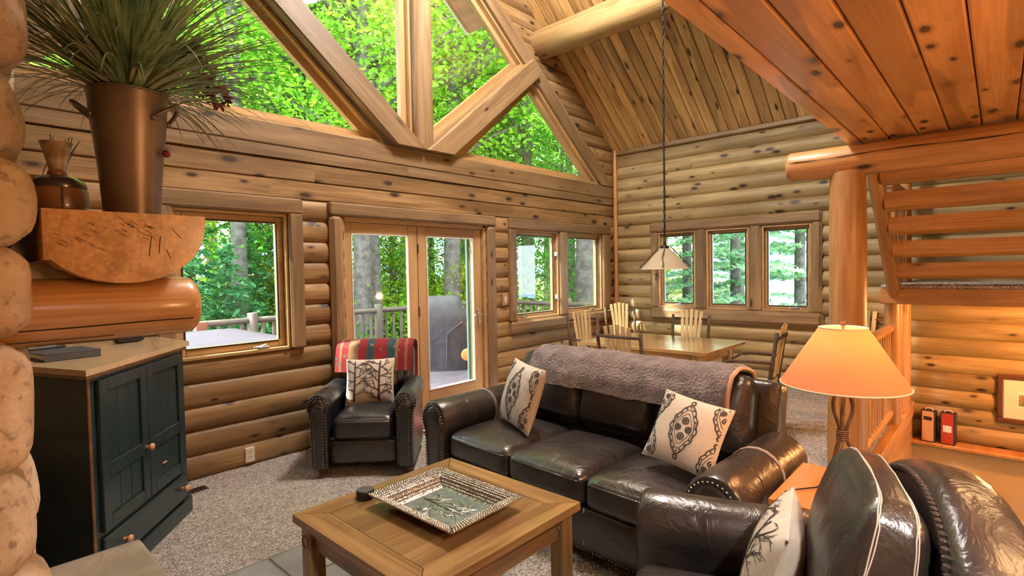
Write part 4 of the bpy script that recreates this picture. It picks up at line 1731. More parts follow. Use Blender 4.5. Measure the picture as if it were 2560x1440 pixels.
hem.tube([(SR0 * math.cos(a), SR0 * math.sin(a), SH0) for a in np.linspace(0, 2 * PI, nsh + 1)], .0035, 6, False)
hem.tube([(SR1 * math.cos(a), SR1 * math.sin(a), SH1) for a in np.linspace(0, 2 * PI, nsh + 1)], .0035, 6, False)
for k in range(3):
    a = 2 * PI * k / 3
    hem.tube([(0, 0, SH1 - .02), (SR1 * math.cos(a), SR1 * math.sin(a), SH1)], .002, 5)
obj('shade_wire', hem, 'ivory', lampo, smooth=180)
obj('finial', MB().lathe([(.008, .70), (.010, .705), (.005, .712), (.009, .722), (.002, .733)], 10), 'lamp_iron', lampo)
obj('cord', MB().tube([(-.02, .02, .006), (-.08, .05, .005), (-.16, .07, .006), (-.24, .13, .006), (-.29, .16, .004), (-.40, .165, .003)][:5], .0035, 6), 'black_plastic', lampo, smooth=180)
lamp('lamp_light', (0, 0, .58), 9, (1.0, .48, .17), .05, parent=lampo)

# ------------------------------------------------------------------ dining set
dt = empty('dining_table', (5.22, 2.66, 0))
tag(dt, 'long polished pine dining table under the pendant lamp', 'dining table')
for i in range(6):
    w = 1.0 / 6
    plank('top_board', (-.5 + w * (i + .5), -.71, .735), (-.5 + w * (i + .5), .71, .735), w - .0015, .035, 'dining_pine', dt, c=.003)
for sx in (-1, 1):
    for sy in (-1, 1):
        obj('leg', MB().lathe([(.045, 0), (.05, .1), (.06, .4), (.055, .66), (.06, .717)], 14, (sx * .38, sy * .57, 0)), 'dining_pine', dt, smooth=50)
for s in (-1, 1):
    plank('apron', (-.36, s * .57, .66), (.36, s * .57, .66), .03, .10, 'dining_pine', dt)
    plank('apron', (s * .38, -.55, .66), (s * .38, .55, .66), .03, .10, 'dining_pine', dt)


def make_chair(arms):
    """hickory chair: bark-on posts, pale splayed slats; faces -y"""
    r = empty('dining_chair')
    B = 'hickory_bark'

    def stick(nm, pts, rad, par=r, mat=B):
        return obj(nm, MB().tube(pts, rad, 7), mat, par, smooth=180)
    for s in (-1, 1):
        stick('back_post', [(s * .20, .21, 0), (s * .205, .20, .25), (s * .215, .21, .45), (s * .225, .245, .70), (s * .23, .28, .95)], [.019, .02, .021, .019, .017])
        stick('leg', [(s * .23, -.20, 0), (s * .225, -.195, .25), (s * .22, -.19, .45)], .02)
        stick('side_stretcher', [(s * .225, -.19, .18), (s * .205, .20, .18)], .012)
        stick('side_rail', [(s * .22, -.19, .42), (s * .21, .20, .42)], .014)
    stick('front_rail', [(-.22, -.19, .42), (.22, -.19, .42)], .014)
    stick('front_stretcher', [(-.225, -.195, .22), (.225, -.195, .22)], .012)
    stick('rear_stretcher', [(-.205, .20, .22), (.205, .20, .22)], .012)
    stick('top_rail', [(-.235, .285, .90), (0, .315, .905), (.235, .285, .90)], .015)
    stick('lower_rail', [(-.215, .22, .53), (0, .235, .53), (.215, .22, .53)], .013)
    obj('seat', rbox(.225, .215, .014, .012, 6, ctr=(0, 0, .447)), 'slat_pine', r, smooth=60)
    for i in range(5):
        u = -2 + i
        p0, p1 = Vector((u * .040, .222, .46)), Vector((u * .062, .305, 1.02 - abs(u) * .012))
        obj('slat', MB().cbox(0, (p1 - p0).length, -.021, .021, -.005, .005, .003), 'slat_pine', r, frame(p0, p1, (0, -1, .1)))
    if arms:
        for s in (-1, 1):
            stick('arm', [(s * .222, .26, .68), (s * .27, .10, .69), (s * .28, -.10, .685), (s * .25, -.20, .62), (s * .225, -.20, .44)], .014)
    return r


c_arm = make_chair(True)
c_plain = make_chair(False)
spots = [
    (c_plain, 4.55, 2.60, 90, 'twig and slat dining chair with its back to the sofa'),
    (c_arm, 5.12, 1.72, 187, 'twig and slat dining armchair at the table end near the lamp'),
    (c_arm, 5.42, 3.60, -18, 'twig and slat dining armchair at the table end near the casement windows'),
    (c_plain, 5.98, 2.78, -90, 'twig and slat dining chair across the table in front of the narrow windows'),
    (c_plain, 6.78, 3.98, -38, 'twig and slat dining chair standing in the room corner'),
    (c_plain, 6.86, 1.10, -80, 'twig and slat dining chair behind the log post'),
]
used = set()
for (src, x, y, a, lab) in spots:
    o = src if src.name not in used else copy_tree(src)
    used.add(src.name)
    o.location = (x, y, 0)
    o.rotation_euler = (0, 0, R(a))
    tag(o, lab, 'chair', 'hickory dining chairs')

pend = empty('pendant_lamp', (5.20, 2.59, 0))
tag(pend, 'cone pendant lamp with twig trim hanging on a long chain', 'lamp')
pz = 1.522
nsh = 32
m = MB().rings([[(r_ * math.cos(2 * PI * k / nsh), r_ * math.sin(2 * PI * k / nsh), z) for k in range(nsh)] for r_, z in ((.242, pz), (.15, pz + .105), (.048, pz + .215))], cap=False)
obj('lamp_shade', m, 'pendant_paper', pend, smooth=180)
m = MB()
m.tube([(.243 * math.cos(a), .243 * math.sin(a), pz) for a in np.linspace(0, 2 * PI, 33)], .004, 6, False)
obj('shade_rim', m, 'ivory', pend, smooth=180)
for k in range(4):
    a = 2 * PI * k / 4 + .35
    pts = [((.05 + .21 * t) * math.cos(a + .05 * math.sin(t * 9)), (.05 + .21 * t) * math.sin(a + .05 * math.sin(t * 9)), pz + .235 - .222 * t + .006) for t in np.linspace(0, 1, 8)]
    obj('twig', MB().tube(pts, .006, 6), 'hickory_bark', pend, smooth=180)
obj('cap', MB().lathe([(.05, pz + .212), (.045, pz + .235), (.018, pz + .25), (.012, pz + .29)], 14), 'iron', pend)
zt = zc(5.20) - .05
nl = 62
zz = np.linspace(pz + .28, zt, nl + 1)
lk = MB()
for i in range(nl):
    zm, hh = (zz[i] + zz[i + 1]) / 2, (zz[i + 1] - zz[i]) * .62
    ax = i % 2
    pts = [((.011 * math.cos(a), 0, zm + hh * math.sin(a)) if ax else (0, .011 * math.cos(a), zm + hh * math.sin(a))) for a in np.linspace(0, 2 * PI, 9)]
    lk.tube(pts, .0042, 5, False)
obj('chain', lk, 'iron', pend, smooth=180)
obj('cord', MB().tube([(.004 * math.sin(z * 9), .004 * math.cos(z * 9), z) for z in np.linspace(pz + .25, zt, 30)], .004, 5), 'black_plastic', pend)
obj('canopy', MB().lathe([(.012, zt - .02), (.05, zt + .0), (.06, zt + .02)], 14), 'iron', pend)

# ------------------------------------------------------------------ stone chimney, hearth, mantel
chim = empty('stone_chimney')
tag(chim, 'tall chimney of rounded tan field stones beside the mantel', 'chimney')
obj('core', MB().cbox(XL + .06, .045, 1.78, 2.62, 0, 3.30, .01), 'mortar', chim)
rs = random.Random(5)
z = .0
row = 0
while z < 3.1:
    hgt = rs.uniform(.20, .36)
    y = 1.74 + rs.uniform(-.04, .04)
    while y < 2.60:
        wd = rs.uniform(.24, .42)
        if y + wd > 2.60:
            wd = 2.74 - y
        yc = y + wd / 2
        px = .040 + rs.uniform(-.012, .015) + .045 * (yc - 1.9)
        m = rbox(.105, wd / 2 - .003, hgt / 2 - .003, .055, 9, (.02, .008, .008), .020, 8, row * 17 + 3)
        obj('stone', m, 'field_stone', chim, T(px, yc, z + hgt / 2) @ RX(rs.uniform(-7, 7)) @ RZ(rs.uniform(-7, 7)), smooth=180)
        y += wd
        row += 1
    m = rbox(.11, .09, hgt / 2 - .004, .06, 6, (.02, .02, .01), .02, 7, 900 + row)
    obj('stone', m, 'field_stone', chim, T(-.05, 2.62, z + hgt / 2), smooth=180)
    z += hgt

hearth = empty('hearth')
tag(hearth, 'raised hearth with a grey brown stone slab', 'hearth')
for (a, b) in ((1.55, 2.757), (.75, 1.54)):
    sl = rbox(.22, (b - a) / 2, .04, .012, 12, (0, 0, .004), .006, 9, int(a * 10), (.345, (a + b) / 2, .36))
    obj('slab', sl, 'hearth_stone', hearth, smooth=60)
for i in range(5):
    for zz in (.0, .16):
        m = rbox(.19, .19, .078, .05, 6, (.02, .01, .01), .012, 7, 60 + i, (0, 0, 0))
        obj('stone', m, 'field_stone', hearth, T(.325, .95 + i * .39 - (.0 if zz else .02), zz + .08), smooth=180)

mantel = empty('mantel')
tag(mantel, 'polished half log mantel resting on a round log corbel', 'mantel')
prof = []
for i in range(25):
    a = PI * i / 24
    # right side round, left side cut square
    x = .375 + .212 * math.cos(a)
    zz = 1.727 - .205 * math.sin(a) ** .80
    if x < .235:
        zz = 1.727 - .205 * math.sin(a) ** .80
    prof.append((max(x, .192), zz))
# prof runs from right top over bottom to left top: square off the left side
prof = [p_ for p_ in prof if p_[0] > .1925] + [(.192, 1.588), (.192, 1.727)]
b = []
for (y, s) in ((1.85, .985), (1.856, 1.0), (2.30, 1.0), (2.78, 1.0)):
    b.append([(.375 + (x - .375) * s, y, 1.64 + (zz - 1.64) * s) for x, zz in prof])
Mm = Matrix(((0, 1, 0, 0), (1, 0, 0, 0), (0, 0, 1, 0), (0, 0, 0, 1)))
m = MB().rings(b)
Mm = frame((.375, 1.85, 1.62), (.375, 2.8, 1.62))
m.v = [tuple(Mm.inverted() @ Vector(v)) for v in m.v]
obj('shelf', m, 'mantel_pine', mantel, Mm, smooth=30)
chk = MB()
rgc = np.random.default_rng(3)
for i in range(30):
    cx, cz = (.40 + rgc.uniform(-.035, .045), 1.69 + rgc.uniform(-.045, .02)) if i < 18 else (.28 + rgc.uniform(-.06, .08), 1.665 + rgc.uniform(-.05, .03))
    L = rgc.uniform(.004, .012)
    an = -.5 + rgc.uniform(-.1, .1)
    dx, dz = L * math.cos(an), L * math.sin(an)
    chk.add([(cx - dx, 1.8488, cz - dz), (cx + dx, 1.8488, cz + dz), (cx + dx, 1.8488, cz + dz + .0016), (cx - dx, 1.8488, cz - dz + .0016)], [(0, 1, 2, 3)])
for (x0, z0, x1, z1) in ((.437, 1.66, .43, 1.60), (.475, 1.62, .485, 1.595), (.49, 1.685, .515, 1.655), (.46, 1.66, .455, 1.61)):
    chk.add([(x0, 1.8488, z0), (x1, 1.8488, z1), (x1 + .002, 1.8488, z1), (x0 + .002, 1.8488, z0)], [(0, 1, 2, 3)])
o = obj('drying_checks', chk, 'gap', mantel, smooth=0)
o['kind'] = 'stuff'
round_log('corbel', (-.02, 1.965, 1.447), (.578, 1.965, 1.447), .094, .092, 'mantel_pine', mantel, 26, 6, .015, 77, .35)
round_log('corbel', (-.02, 2.60, 1.447), (.56, 2.60, 1.447), .09, .088, 'mantel_pine', mantel, 22, 6, .015, 78, .35)
cr = MB()
for ang, x0 in ((R(206), .0), (R(232), .02)):
    g_ = []
    for x in np.linspace(x0, .55 if ang < 4 else .35, 16):
        w = .0022
        rr = .0958
        a0 = ang + .03 * math.sin(x * 9)
        g_.append([(x, 1.965 + rr * math.cos(a0 - w / rr), 1.447 + rr * math.sin(a0 - w / rr)), (x, 1.965 + rr * math.cos(a0 + w / rr), 1.447 + rr * math.sin(a0 + w / rr))])
    cr.grid(np.array(g_))
obj('corbel_crack', cr, 'gap', mantel, smooth=0)

# bucket with grasses
BX, BY, BZ = .424, 1.985, 1.728
bk = empty('flower_bucket', (BX, BY, BZ))
tag(bk, 'tall bronze metal flower bucket on the mantel', 'bucket')
obj('body', MB().lathe([(.070, 0), (.074, .002), (.080, .10), (.0885, .20), (.0955, .262), (.0965, .268), (.0965, .273), (.098, .285), (.1005, .325), (.1008, .333), (.102, .345), (.104, .372), (.1005, .372), (.095, .30), (.07, .02)], 36), 'bucket_metal', bk, smooth=30)
obj('rim', MB().tube([(.104 * math.cos(a), .104 * math.sin(a), .373) for a in np.linspace(0, 2 * PI, 37)], .0038, 8, False), 'bucket_metal', bk, smooth=180)
for a0 in (-40, 165):
    hd = MB()
    pts = []
    for t in np.linspace(0, 1, 12):
        a = R(a0) + (t - .5) * .88
        r_ = .101 + .036 * math.sin(PI * t)
        pts.append((r_ * math.cos(a), r_ * math.sin(a), .295 + .038 * math.sin(PI * t)))
    hd.tube(pts, .0062, 8)
    for p_ in (pts[0], pts[-1]):
        hd.sphere(p_, .010, 8, 5)
    obj('handle', hd, 'bucket_metal', bk, smooth=180)

gr = empty('grass_arrangement', (BX, BY, BZ + .33))
tag(gr, 'wide arrangement of long green grass blades in the bucket', 'plant')
rg = np.random.default_rng(21)


def blades(n, ln, spread, width, seed, zmin=-1.0):
    rg = np.random.default_rng(seed)
    m = MB()
    for i in range(n):
        az = rg.uniform(0, 2 * PI)
        el0 = rg.uniform(.22, 1.45)
        L = ln * rg.uniform(.55, 1.1)
        r0 = rg.uniform(0, .07)
        p = Vector((r0 * math.cos(az), r0 * math.sin(az), rg.uniform(.03, .055)))
        d = Vector((math.cos(az) * math.cos(el0), math.sin(az) * math.cos(el0), math.sin(el0)))
        sag = rg.uniform(.25, 1.1) * spread
        k = 9
        w = width * rg.uniform(.6, 1.2)
        sd = Vector((-math.sin(az), math.cos(az), 0))
        row = []
        for j in range(k + 1):
            t = j / k
            ww = w * (1 - t ** 3) * .5 + .0003
            row.append([tuple(p - sd * ww), tuple(p + sd * ww)])
            p = p + d * (L / k)
            d = (d + Vector((0, 0, -sag * (.12 + .35 * t)))).normalized()
        m.grid(np.array(row))
    return m


g1 = obj('grass_blades', blades(820, .52, .52, .0080, 1), 'grass_green', gr, smooth=180)
g1['kind'] = 'stuff'
g2 = obj('pale_blades', blades(200, .52, .78, .0075, 2), 'grass_pale', gr, smooth=180)
g2['kind'] = 'stuff'
for k, (dx, dy, dz) in enumerate(((.17, -.05, .20), (.20, -.02, .12), (.06, -.05, .25), (.24, .06, .19), (-.04, -.02, .28), (.12, .08, .26), (.27, .02, .10))):
    m = MB()
    rr = np.random.default_rng(100 + k)
    for i in range(150):
        v = rr.normal(size=3)
        v /= np.linalg.norm(v)
        c = Vector((dx, dy, dz)) + Vector(v * .036 * rr.uniform(.4, 1.0))
        a = Vector(v) * .012
        s_ = Vector(v).cross(Vector((.3, .5, .8))).normalized() * .006
        m.add([tuple(c - s_), tuple(c + s_), tuple(c + a + s_ * .4), tuple(c + a - s_ * .4)], [(0, 1, 2, 3)])
    fl = obj('flower_head', m, 'red_flower', gr)
    obj('flower_stalk', MB().tube([(dx * .2, dy * .2, 0), (dx * .6, dy * .6, dz * .6), (dx, dy, dz)], .002, 5), 'twig', fl)
obj('red_berry', MB().sphere((.080, -.064, -.135), .012, 10, 6), 'red_flower', gr, smooth=180)

jug = empty('stoneware_jug', (.262, 2.10, BZ))
jug.scale = (1.32, 1.32, 1.0)
tag(jug, 'squat brown stoneware bottle with flared neck on the mantel', 'jug')
obj('body', MB().lathe([(.052, 0), (.055, .004), (.056, .03), (.0555, .075), (.052, .082)], 30), 'decor_clay', jug, smooth=40)
obj('shoulder', MB().lathe([(.0525, .080), (.054, .090), (.050, .104), (.034, .117), (.018, .122)], 30), 'decor_glaze', jug, smooth=60)
obj('neck_ring', MB().lathe([(.015, .118), (.0185, .124), (.0175, .134), (.015, .139)], 20), 'decor_clay', jug, smooth=60)
obj('neck', MB().lathe([(.0145, .137), (.018, .16), (.0235, .19), (.029, .215), (.031, .221), (.027, .221), (.02, .19), (.01, .15)], 24), 'decor_pale', jug, smooth=40)
obj('front_band', MB().cbox(-.002, .002, -.0570, -.0545, .004, .078, .001), 'decor_glaze', jug)
tw = MB()
rr = np.random.default_rng(8)
for i in range(7):
    p0 = Vector((.02, 0, 0))
    q = [tuple(p0)]
    d = Vector((rr.uniform(-.1, .25), rr.uniform(-.1, .1), 1)).normalized()
    for j in range(7):
        p0 = p0 + d * .045
        d = (d + Vector((rr.uniform(-.2, .3), rr.uniform(-.2, .2), 0))).normalized()
        q.append(tuple(p0))
    tw.tube(q, .0016, 5)
tg = obj('dry_twigs', tw, 'twig', None, T(.26, 2.42, BZ), smooth=180)
tag(tg, 'thin bare twigs standing on the mantel behind the stoneware bottle', 'twigs')

# ------------------------------------------------------------------ corner cabinet and what lies on it
cab = empty('corner_cabinet')
tag(cab, 'dark green black corner cabinet with plank doors and pine top', 'cabinet')
F0, F1 = (.462, 3.150), (1.070, 3.905)
BK = [(1.02, 4.385), (.13, 4.385), (.13, 3.97)]
foot_poly = [F0, F1] + BK
ztop = 1.115


def poly_prism(poly, z0, z1):
    n = len(poly)
    m = MB()
    m.add([(x, y, z0) for x, y in poly] + [(x, y, z1) for x, y in poly],
          [tuple(range(n))[::-1], tuple(range(n, 2 * n))] + [(i, (i + 1) % n, n + (i + 1) % n, n + i) for i in range(n)])
    return m


def grow(poly, d):
    return offset_poly(poly, -d)


obj('body', poly_prism(foot_poly, .0, ztop - .05), 'cabinet_paint', cab, smooth=0)
obj('plinth', poly_prism(grow(foot_poly, .022), .001, .095), 'cabinet_paint', cab, smooth=0)
obj('cornice', poly_prism(grow(foot_poly, .018), ztop - .05, ztop - .028), 'table_pine', cab, smooth=0)
plain('cab_top', (.62, .46, .26), .22, var=.1, vscale=9, coat=.4)
obj('worktop', poly_prism(grow(foot_poly, .036), ztop - .028, ztop), 'cab_top', cab, smooth=0)
Lf = math.dist(F0, F1)
MF = frame((*F0, 0), (*F1, 0))      # x along the front, y points into the cabinet? fixed below
if (MF.to_3x3() @ Vector((0, 1, 0))).dot(Vector((-1, 1, 0))) < 0:
    pass
OUT = -1 if (MF.to_3x3() @ Vector((0, 1, 0))).dot(Vector((.7, -.7, 0))) < 0 else 1


def fbox(m, x0, x1, d0, d1, z0, z1, c=.004):
    """box on the cabinet front, d = distance in front of the face"""
    a, b = sorted((OUT * d0, OUT * d1))
    return m.cbox(x0, x1, a, b, z0, z1, c)


for i in range(2):
    x0 = .055 + i * (Lf - .11) / 2 + .003
    x1 = x0 + (Lf - .11) / 2 - .006
    z0, z1 = .300, 1.045
    dr = empty('door')
    dr.parent = cab
    fr = MB()
    s = .062
    fbox(fr, x0, x0 + s, 0, .022, z0, z1)
    fbox(fr, x1 - s, x1, 0, .022, z0, z1)
    fbox(fr, x0 + s, x1 - s, 0, .021, z0, z0 + s)
    fbox(fr, x0 + s, x1 - s, 0, .021, z1 - s, z1)
    fbox(fr, x0 + s, x1 - s, 0, .021, .555, .625)
    obj('door_frame', fr, 'cabinet_paint', dr, MF)
    for (a, b) in ((z0 + s, .555), (.625, z1 - s)):
        w = (x1 - x0 - 2 * s) / 3
        for k in range(3):
            pm = MB()
            fbox(pm, x0 + s + k * w + .0012, x0 + s + (k + 1) * w - .0012, 0, .009, a, b, .003)
            obj('panel_board', pm, 'cabinet_paint', dr, MF)
    if i == 0:
        kx = x1 - .03
        kb = MB().lathe([(.010, 0), (.009, .012), (.014, .018), (.020, .026), (.019, .036), (.008, .041)], 16)
        obj('knob', kb, 'knob_copper', dr, MF @ T(kx, OUT * .021, .592) @ RX(90 if OUT < 0 else -90), smooth=60)
    else:
        ck = MB()
        fbox(ck, x0 + .155, x0 + .19, .009, .02, .43, .436, .001)
        obj('catch', ck, 'knob_copper', dr, MF)
dw = empty('drawer')
dw.parent = cab
m = MB()
fbox(m, .055, Lf - .055, 0, .02, .115, .270, .006)
obj('drawer_front', m, 'cabinet_paint', dw, MF)
for kx in (.21, Lf - .12):
    kb = MB().lathe([(.010, 0), (.009, .012), (.014, .018), (.019, .026), (.018, .036), (.008, .041)], 16)
    obj('knob', kb, 'knob_copper', dw, MF @ T(kx, OUT * .02, .195) @ RX(90 if OUT < 0 else -90), smooth=60)
cp = MB()
fbox(cp, .0, .02, -.004, .004, .10, ztop - .05, .003)
obj('corner_strip', cp, 'foot_wood', cab, MF)

bi = empty('ring_binder', (.455, 3.70, ztop + .001), R(100))
tag(bi, 'grey ring binder lying on the corner cabinet', 'binder')
obj('cover', MB().cbox(-.13, .13, -.12, .12, .034, .038, .001).cbox(-.13, .13, -.12, .12, 0, .004, .001).cbox(-.13, -.126, -.12, .12, 0, .038, .001), 'puck_top', bi)
obj('pages', MB().cbox(-.12, .12, -.112, .112, .005, .028, .002), 'paper', bi)
rm = empty('remote_control', (.42, 4.15, ztop + .001), R(20))
tag(rm, 'black remote control on the corner cabinet behind the binder', 'remote')
obj('body', rbox(.10, .025, .011, .008, 6, ctr=(0, 0, .0115)), 'black_plastic', rm, smooth=60)
kk = MB()
for i in range(6):
    for j in range(3):
        kk.cbox(-.075 + i * .024, -.063 + i * .024, -.016 + j * .013, -.008 + j * .013, .022, .0245, .001)
obj('buttons', kk, 'ivory', rm)
gc = empty('glasses_case', (.84, 4.17, ztop + .001), R(15))
tag(gc, 'rounded glossy black glasses case on the corner cabinet', 'case')
obj('shell', rbox(.085, .034, .021, .02, 8, (0, 0, .004), ctr=(0, 0, .0245)), 'black_plastic', gc, smooth=180)
obj('hinge_strip', MB().cbox(-.07, .07, .030, .036, .018, .024, .002), 'silver_metal', gc)

# ------------------------------------------------------------------ small things on walls and floor
ol = empty('power_outlet')
tag(ol, 'ivory power outlet low on the front log wall', 'outlet')
MO = MA @ T(1.665, -.016, .092)
obj('plate', MB().cbox(-.036, .036, -.006, .02, -.058, .058, .003), 'ivory', ol, MO)
k = MB()
for zz in (-.021, .021):
    for xx in (-.007, .007):
        k.cbox(xx - .0018, xx + .0018, -.0075, -.005, zz - .001, zz + .009, 0)
    k.cbox(-.0025, .0025, -.0075, -.005, zz - .010, zz - .006, 0)
obj('sockets', k, 'ivory_dark', ol, MO, smooth=0)
sw = empty('light_switch')
tag(sw, 'light switch on a wooden plate beside the glass doors', 'switch')
MO = MA @ T(4.672, -.030, 1.185)
obj('plate', MB().cbox(-.048, .048, -.012, .03, -.072, .072, .006), 'switch_wood', sw, MO)
obj('rocker', MB().cbox(-.015, .015, -.018, -.008, -.035, .035, .003), 'ivory', sw, MO)
vt = empty('floor_vent', (1.215, 4.235, 0), R(4))
tag(vt, 'brown metal floor vent beside the corner cabinet', 'vent')
obj('frame', MB().cbox(-.07, .07, -.045, .045, 0, .004, .001), 'vent_metal', vt)
k = MB()
for i in range(9):
    k.cbox(-.058 + i * .0135, -.053 + i * .0135, -.036, .036, .004, .008, .001)
obj('louvres', k, 'vent_metal', vt)
rug = empty('door_mat', (3.62, 4.02, 0.001), 0)
tag(rug, 'dark red patterned door mat in front of the glass doors', 'mat')
obj('mat', MB().cbox(-.52, .52, -.32, .32, 0, .010, .003), 'rug_red', rug)
bdm = MB()
for s in (-1, 1):
    bdm.cbox(-.52, .52, s * .285 - .022, s * .285 + .022, .009, .0115, .001)
    bdm.cbox(s * .485 - .022, s * .485 + .022, -.26, .26, .009, .0115, .001)
plain('rug_border', (.42, .10, .06), 1.0, col2=(.50, .36, .22), vscale=22)
obj('border', bdm, 'rug_border', rug)

pf = empty('framed_picture')
tag(pf, 'small landscape print in a dark wide frame over the stairwell', 'picture')
MPf = MBW @ T(.34, -.025, .165)
k = MB()
hw, hh = .345, .245
for (a, b, c_, d) in ((-hw, hw, hh - .05, hh), (-hw, hw, -hh, -hh + .05), (-hw, -hw + .05, -hh + .05, hh - .05), (hw - .05, hw, -hh + .05, hh - .05)):
    k.cbox(a, b, -.03, .0, c_, d, .010)
obj('frame', k, 'frame_wood', pf, MPf)
obj('mount', MB().cbox(-hw + .05, hw - .05, -.012, -.008, -hh + .05, hh - .05, .001), 'photo_mat', pf, MPf)
obj('print', MB().cbox(-.20, .20, -.0135, -.012, -.085, .085, 0), 'paper', pf, MPf, smooth=0)
obj('landscape', MB().cbox(-.185, .185, -.0145, -.0135, -.06, .05, 0), 'photo_green', pf, MPf, smooth=0)


def gift_box(y, mat, label, pic):
    g = empty('wine_box', (XB - .12, y, -.361), R(-8))
    tag(g, label, 'box', 'wine gift boxes on the ledge')
    obj('carton', MB().cbox(-.05, .05, -.06, .06, 0, .33, .003), 'box_dark', g)
    obj('front_label', MB().cbox(-.0525, -.050, -.050, .050, .01, .325, .001), mat, g)
    obj('label_print', MB().cbox(-.0535, -.0525, -.035, .035, *pic, .0005), 'box_dark' if mat == 'box_tan' else 'paper', g)
    obj('handle_cord', MB().tube([(0, -.035, .33), (0, -.02, .352), (0, .02, .352), (0, .035, .33)], .005, 6), 'white_cord', g)


gift_box(.535, 'box_tan', 'tan fronted wine gift box on the stairwell ledge', (.23, .27))
gift_box(.375, 'box_red', 'red fronted wine gift box on the stairwell ledge', (.13, .20))

# ------------------------------------------------------------------ fill lamps added out of view
chd = empty('fill_chandelier', (3.30, 2.55, 5.30))  # added above the view to brighten the whole room
tag(chd, 'added fill light, an unseen iron ring hung from the ridge log', 'lamp')
m = MB().tube([(.42 * math.cos(a), .42 * math.sin(a), 0) for a in np.linspace(0, 2 * PI, 33)], .018, 8, False)
obj('ring', m, 'iron', chd, smooth=180)
for k in range(6):
    a = 2 * PI * k / 6
    x, y = .42 * math.cos(a), .42 * math.sin(a)
    cpp = obj('cup', MB().lathe([(.012, 0), (.03, .03), (.034, .06)], 12, (x, y, .01)), 'iron', chd, smooth=60)
    obj('bulb', MB().sphere((x, y, .10), (.03, .03, .045), 10, 6), 'bulb', cpp, smooth=180)
for k in range(3):
    a = 2 * PI * k / 3
    obj('hanger', MB().tube([(.42 * math.cos(a), .42 * math.sin(a), 0), (0, 0, .45)], .006, 6), 'iron', chd)
obj('chain', MB().tube([(0, 0, .45), (AX - 3.30, 0, .72)], .008, 6), 'iron', chd)
lamp('chandelier_fill', (0, 0, .12), 500, (.98, .98, 1.0), .40, parent=chd)


def fill_can(x, y, power, color, label):  # added downlight, unseen fill for the space under the loft
    c = empty('fill_downlight', (x, y, ZL))
    tag(c, label, 'lamp', 'added fill lights in the loft ceiling')
    obj('trim_ring', MB().lathe([(.085, .001), (.085, -.008), (.065, -.010), (.060, .001)], 24, cap=False), 'ivory', c, smooth=60)
    obj('lens', MB().lathe([(.062, -.004), (.03, -.006), (.001, -.0065)], 20, cap=False), 'bulb', c, smooth=180)
    lamp('can_fill', (0, 0, -.03), power, color, .09, 'SPOT', parent=c, spot=150)


fill_can(.55, -.75, 190, (1.0, .94, .86), 'added fill light in the loft boards over the hearth side')
fill_can(2.30, -1.0, 60, WARM, 'added fill light in the loft boards over the large armchair')
fill_can(3.70, -.35, 60, WARM, 'added fill light in the loft boards next to the log beam')
fl = empty('fill_floor_lamp', (1.95, -1.75, 0))  # added behind the camera to brighten the loft boards and treads
tag(fl, 'added iron fill lamp with an open bowl shade under the loft', 'lamp')
obj('base', MB().lathe([(.16, 0), (.16, .02), (.03, .04), (.015, .06)], 24), 'iron', fl, smooth=40)
obj('pole', MB().tube([(0, 0, .05), (0, 0, 1.62)], .013, 10), 'iron', fl)
obj('lamp_shade', MB().lathe([(.03, 1.60), (.12, 1.63), (.19, 1.72), (.185, 1.72), (.11, 1.64), (.02, 1.61)], 28, cap=False), 'lamp_paper', fl, smooth=60)
obj('bulb', MB().sphere((0, 0, 1.70), (.03, .03, .045), 10, 6), 'bulb', fl, smooth=180)
lamp('floor_lamp_fill', (0, 0, 1.80), 120, (1.0, .52, .21), .10, parent=fl)
sc_ = empty('fill_sconce', (6.3, -.55, 1.10))  # added lamp, throws warm fill on the wall behind the stairs
tag(sc_, 'added fill lamp under the stair landing', 'lamp')
obj('shade', MB().lathe([(.06, 0), (.05, .06), (.03, .075)], 16), 'bulb', sc_, smooth=60)
obj('arm', MB().tube([(0, 0, .07), (0, 0, .078)], .02, 8), 'iron', sc_)
lamp('sconce_fill', (0, 0, -.06), 75, (1.0, .44, .14), .06, parent=sc_)

# ------------------------------------------------------------------ deck with railing, tub, grill
deck = structure('deck', 'weathered lavender grey deck boards outside the doors')
dw_ = .14
me = None
for i in range(26):
    y = YA + .20 + dw_ * (i + .5)
    M = T(-1.2, y, -.05)
    if me is None:
        o = obj('deck_board', MB().cbox(0, 9.5, -dw_ / 2 + .003, dw_ / 2 - .003, -.03, 0, .003), 'deck_wood', deck, M)
        me = o.data
    else:
        o = bpy.data.objects.new('deck_board', me)
        COL.objects.link(o)
        o.parent = deck
        o.matrix_local = M
me = None
for i in range(60):
    M = T(7.42, -4.0 + dw_ * (i + .5), -.05)
    if me is None:
        o = obj('deck_board', MB().cbox(0, .88, -dw_ / 2 + .003, dw_ / 2 - .003, -.03, 0, .003), 'deck_wood', deck, M)
        me = o.data
    else:
        o = bpy.data.objects.new('deck_board', me)
        COL.objects.link(o)
        o.parent = deck
        o.matrix_local = M
dr_ = empty('deck_railing')
tag(dr_, 'weathered log railing with thin balusters around the deck', 'railing')
me = {}


